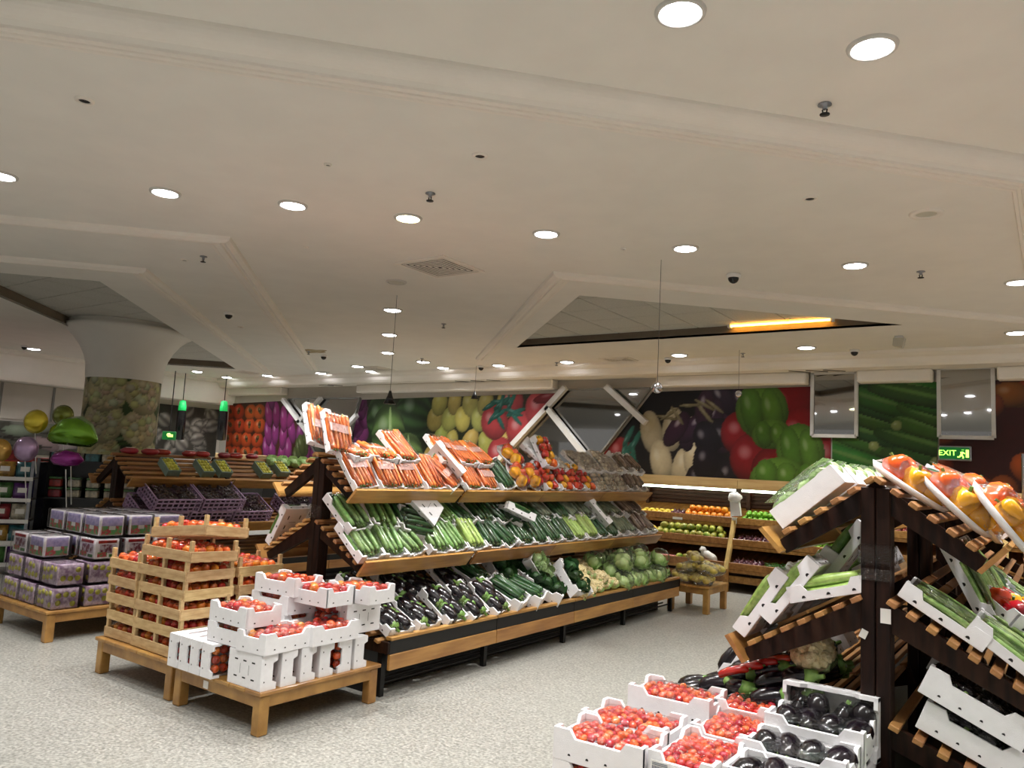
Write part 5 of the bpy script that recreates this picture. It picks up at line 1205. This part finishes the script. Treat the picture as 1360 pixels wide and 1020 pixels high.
heap('pink_root', pink_me, -5.1, -4.72, 2, 2, 1, 'lowest wall shelf', 'root', .045, rot=False)
heap('mango', mango_me, -4.7, -4.42, 2, 1, 1, 'lowest wall shelf', 'mango', .1)
heap('onion', onion_me, -3.85, -3.45, 2, 3, 1, 'lowest wall shelf', 'onion', .07)
heap('green_chilli', chilli_me, -3.4, -2.6, 2, 4, 1, 'lowest wall shelf', 'chilli', .055)
heap('apple', apple_me, -2.4, -1.6, 0, 2, 2, 'top wall shelf', 'apple', .08)
# hanging roll of thin white bags on the divider
def crumple(name, r, seed, m='white_plastic'):
    return MB().ball((0, 0, 0), r, 12, 8, 0, .18, seed).build(name, m)
t = thing('plastic_bag', (-3.93, 11.34, 1.2), 'bunched white plastic bags hanging on the wall display divider', 'bag')
obj('bunched_top', crumple('bunched_top', (.1, .07, .08), 3), t, T(0, 0, .14)); obj('bag_body', MB().prism([(-.07, .12), (.06, .14), (.1, -.12), (-.05, -.14)], -.03, .03, 'y').build('bag_body', 'white_plastic'), t)
t = thing('plastic_bag', (-4.25, 11.2, .46), 'crumpled pale bag lying on the lowest wall shelf', 'bag'); obj('bag_body', crumple('bag_body', (.13, .06, .06), 5, 'paper_white'), t, RY(.5)); obj('bag_neck', crumple('bag_neck', (.05, .04, .04), 6, 'paper_white'), t, T(-.1, 0, .09))
obj('tape_band', MB().cbox(-.034, .034, -.01, .06, -.05, .05, .008).build('tape_band', 'white_plastic'), None, T(BAYX[3], 11.37, 1.0), 'white tape band round the wall display divider', 'tape')
# tickets on the shelf edges
for x, z, y, l in ((-4.85, .965, 11.395, 'white price ticket on the top lip below the oranges'), (-3.1, 1.52, 11.495, 'yellowish sticker on the canopy above the limes')):
    obj('price_ticket', MB().box(-.08, .08, -.004, 0, -.018, .018).build('price_ticket', 'paper_white'), None, T(x, y, z), l, 'ticket')
# yellow menu board at the right edge
t = thing('menu_board', (-.2, 7.9, 0), 'yellow board in a metal frame at the right photo edge', 'board')
obj('panel', MB().cbox(-.02, .5, -.01, .01, 1.45, 1.9, .004).build('panel', 'lemon_peel'), t); mb = MB(); mb.tube((-.04, 0, 0), (-.04, 0, 1.95), .02, 8); mb.tube((.52, 0, 0), (.52, 0, 1.95), .02, 8); obj('frame', mb.build('frame', 'chrome'), t)

# ------------------------------------------------------------------ snack rack, cabinet and balloons at far left
def pillow(name, w, h, d, m):
    vs = []; n = 6
    for j in range(n + 1):
        for i in range(n + 1):
            u = i / n * 2 - 1; v = j / n * 2 - 1; k = math.sqrt(max(0, (1 - u ** 4) * (1 - v ** 6)))
            vs.append((u * w / 2, -d / 2 * k, v * h / 2))
    m2 = len(vs); vs += [(x, -y, z) for x, y, z in vs]
    f = [(j * 7 + i, j * 7 + i + 1, (j + 1) * 7 + i + 1, (j + 1) * 7 + i) for j in range(n) for i in range(n)]
    return MB().add(vs, f + [tuple(a + m2 for a in q[::-1]) for q in f], 0, None, True).build(name, m)
cols = ['pink', 'purple', 'gold', 'blue', 'teal', 'red', 'orange', 'cream', 'green']
snack = {c: pillow('snack_pack', .2, .19, .07, 'snack_' + c) for c in cols}
plab = MB().box(-.05, .05, -.04, -.034, -.03, .03).build('pack_label', 'paper_white')
RK = thing('snack_rack', T(-10.9, 4.0, 0) @ RZ(R(58)), 'grey metal snack rack with bright packets at the far left', 'rack')
for x in (-.62, 0, .62):
    for y in (-.18, .18): obj('upright', MB().box(x - .018, x + .018, y - .018, y + .018, 0, 1.42).build('upright', 'grey_metal'), RK)
for k, z in enumerate((.12, .38, .64, .9, 1.16)):
    obj('shelf', MB().cbox(-.64, .64, -.2, .2, z - .012, z + .012, .004).build('shelf', 'grey_metal'), RK)
    obj('ticket_rail', MB().box(-.64, .64, -.212, -.2, z - .025, z + .02).build('ticket_rail', 'white_plastic'), RK)
    for i in range(6):
        c = cols[(i * 2 + k * 3) % 9]
        t = thing('snack_pack', T(-10.9, 4.0, 0) @ RZ(R(58)) @ T(-.52 + i * .21, -.1 + J(.02), z + .11) @ RX(R(-8)), '%s %s snack packet from the left on the %s rack shelf' % (ORD[i], c, ['lowest', 'second', 'third', 'fourth', 'top'][k]), 'packet', 'snack packets on the rack')
        obj('packet', snack[c], t); obj('pack_label', plab, t)
obj('top_sign', MB().box(-.64, .64, -.2, -.19, 1.38, 1.5).build('top_sign', 'snack_red'), RK)
# blue side panel and dark cabinet with jars
CB = thing('dark_cabinet', T(-10.55, 5.35, 0) @ RZ(R(52)), 'black open cabinet holding pale jars beside a blue panel', 'cabinet')
obj('back', MB().box(-.7, .7, .2, .23, 0, 1.5).build('back', 'black_plastic'), CB); obj('blue_side', MB().box(-.76, -.7, -.25, .23, 0, 1.36).build('blue_side', 'snack_navy'), CB); obj('side', MB().box(.7, .73, -.2, .23, 0, 1.5).build('side', 'black_plastic'), CB)
for k, z in enumerate((.1, .5, .92, 1.4)): obj('shelf', MB().box(-.7, .7, -.2, .2, z - .02, z).build('shelf', 'black_plastic'), CB)
for k in range(5):
    for r_ in range(2):
        t = thing('jar', T(-10.55, 5.35, 0) @ RZ(R(52)) @ T(-.5 + k * .22, -.12, .92 + r_ * .135), '%s pale jar from the left, %s tier, in the black cabinet' % (ORD[k], ['lower', 'upper'][r_]), 'jar', 'jars in the black cabinet')
        obj('glass_body', MB().cbox(-.075, .075, -.06, .06, 0, .1, .012).build('glass_body', 'snack_cream' if k else 'snack_red'), t); obj('lid', MB().cbox(-.078, .078, -.062, .062, .1, .128, .006).build('lid', 'snack_green'), t)
for k in range(4):
    t = thing('jar', T(-10.55, 5.35, 0) @ RZ(R(52)) @ T(-.5 + k * .2, -.12, 1.4), '%s small box from the left on top of the cabinet shelf' % ORD[k], 'box'); obj('carton', MB().cbox(-.08, .08, -.06, .06, 0, .1, .005).build('carton', 'snack_cream' if k % 2 else 'snack_teal'), t)
# foil balloons, plain shapes
def balloon(x, y, z, r, m, label, shape='round'):
    t = thing('foil_balloon', T(x, y, z) @ RZ(R(40)), label, 'balloon', 'foil balloons over the snack rack')
    if shape == 'round': me = MB().ball((0, 0, 0), (r, r * .6, r), 18, 12).build('envelope', m)
    elif shape == 'leaf':
        me = MB().rod([(-r, .01), (-r * .8, r * .3), (-r * .3, r * .5), (r * .2, r * .55), (r * .7, r * .42), (r, .02)], 14, r * .35, 0, None, 1, .18).build('envelope', m)
    else: me = MB().rod([(-r, .01), (-r * .7, r * .4), (0, r * .55), (r * .7, r * .4), (r, .01)], 14, r * .1).build('envelope', m)
    obj('envelope', me, t); obj('seam_rim', MB().lathe([(r * .96, -.004), (r * 1.06, 0), (r * .96, .004)], 20).build('seam_rim', m), t, RX(PI / 2)) if shape == 'round' else None
    obj('stick', MB().tube((0, 0, -r * .6), (.05, .05, -r - .5), .006, 6).build('stick', 'white_plastic'), t)
balloon(-10.15, 3.93, 1.5, .13, 'foil_gold', 'round gold foil balloon at the far left'); balloon(-10.0, 4.15, 1.53, .14, 'foil_lilac', 'lilac and gold foil balloon beside the gold one')
balloon(-10.3, 4.35, 1.87, .14, 'foil_yellow', 'yellow round foil balloon above the others'); balloon(-10.5, 4.75, 1.98, .13, 'foil_olive', 'olive foil balloon at the top of the bunch')
balloon(-9.9, 4.62, 1.68, .3, 'foil_green', 'big leaf-shaped green foil balloon', 'leaf'); balloon(-9.55, 4.42, 1.43, .19, 'foil_purple', 'purple oval foil balloon under the green one', 'oval')
# low counter with pale boxes before the far left wall
CT = thing('far_counter', (-15.5, 5.2, 0), 'dark counter with red top edge in the far left background', 'counter')
obj('body', MB().cbox(-.4, .4, -1.6, 3.4, 0, 1.2, .02).build('body', 'black_plastic'), CT); obj('red_edge', MB().cbox(-.42, .44, -1.62, 3.42, 1.2, 1.34, .02).build('red_edge', 'snack_red'), CT)
for k in range(2):
    t = thing('wooden_tray', (-16.6 + k * 1.1, 11.6, 0), '%s empty wooden tray on a plinth under the persimmon mural' % ['left', 'right'][k], 'tray'); obj('plinth', MB().box(-.4, .4, -.2, .2, 0, 1.45).build('plinth', 'black_plastic'), t); obj('tray_board', MB().cbox(-.45, .45, -.22, .22, 1.45, 1.6, .01).build('tray_board', 'crate_wood'), t)
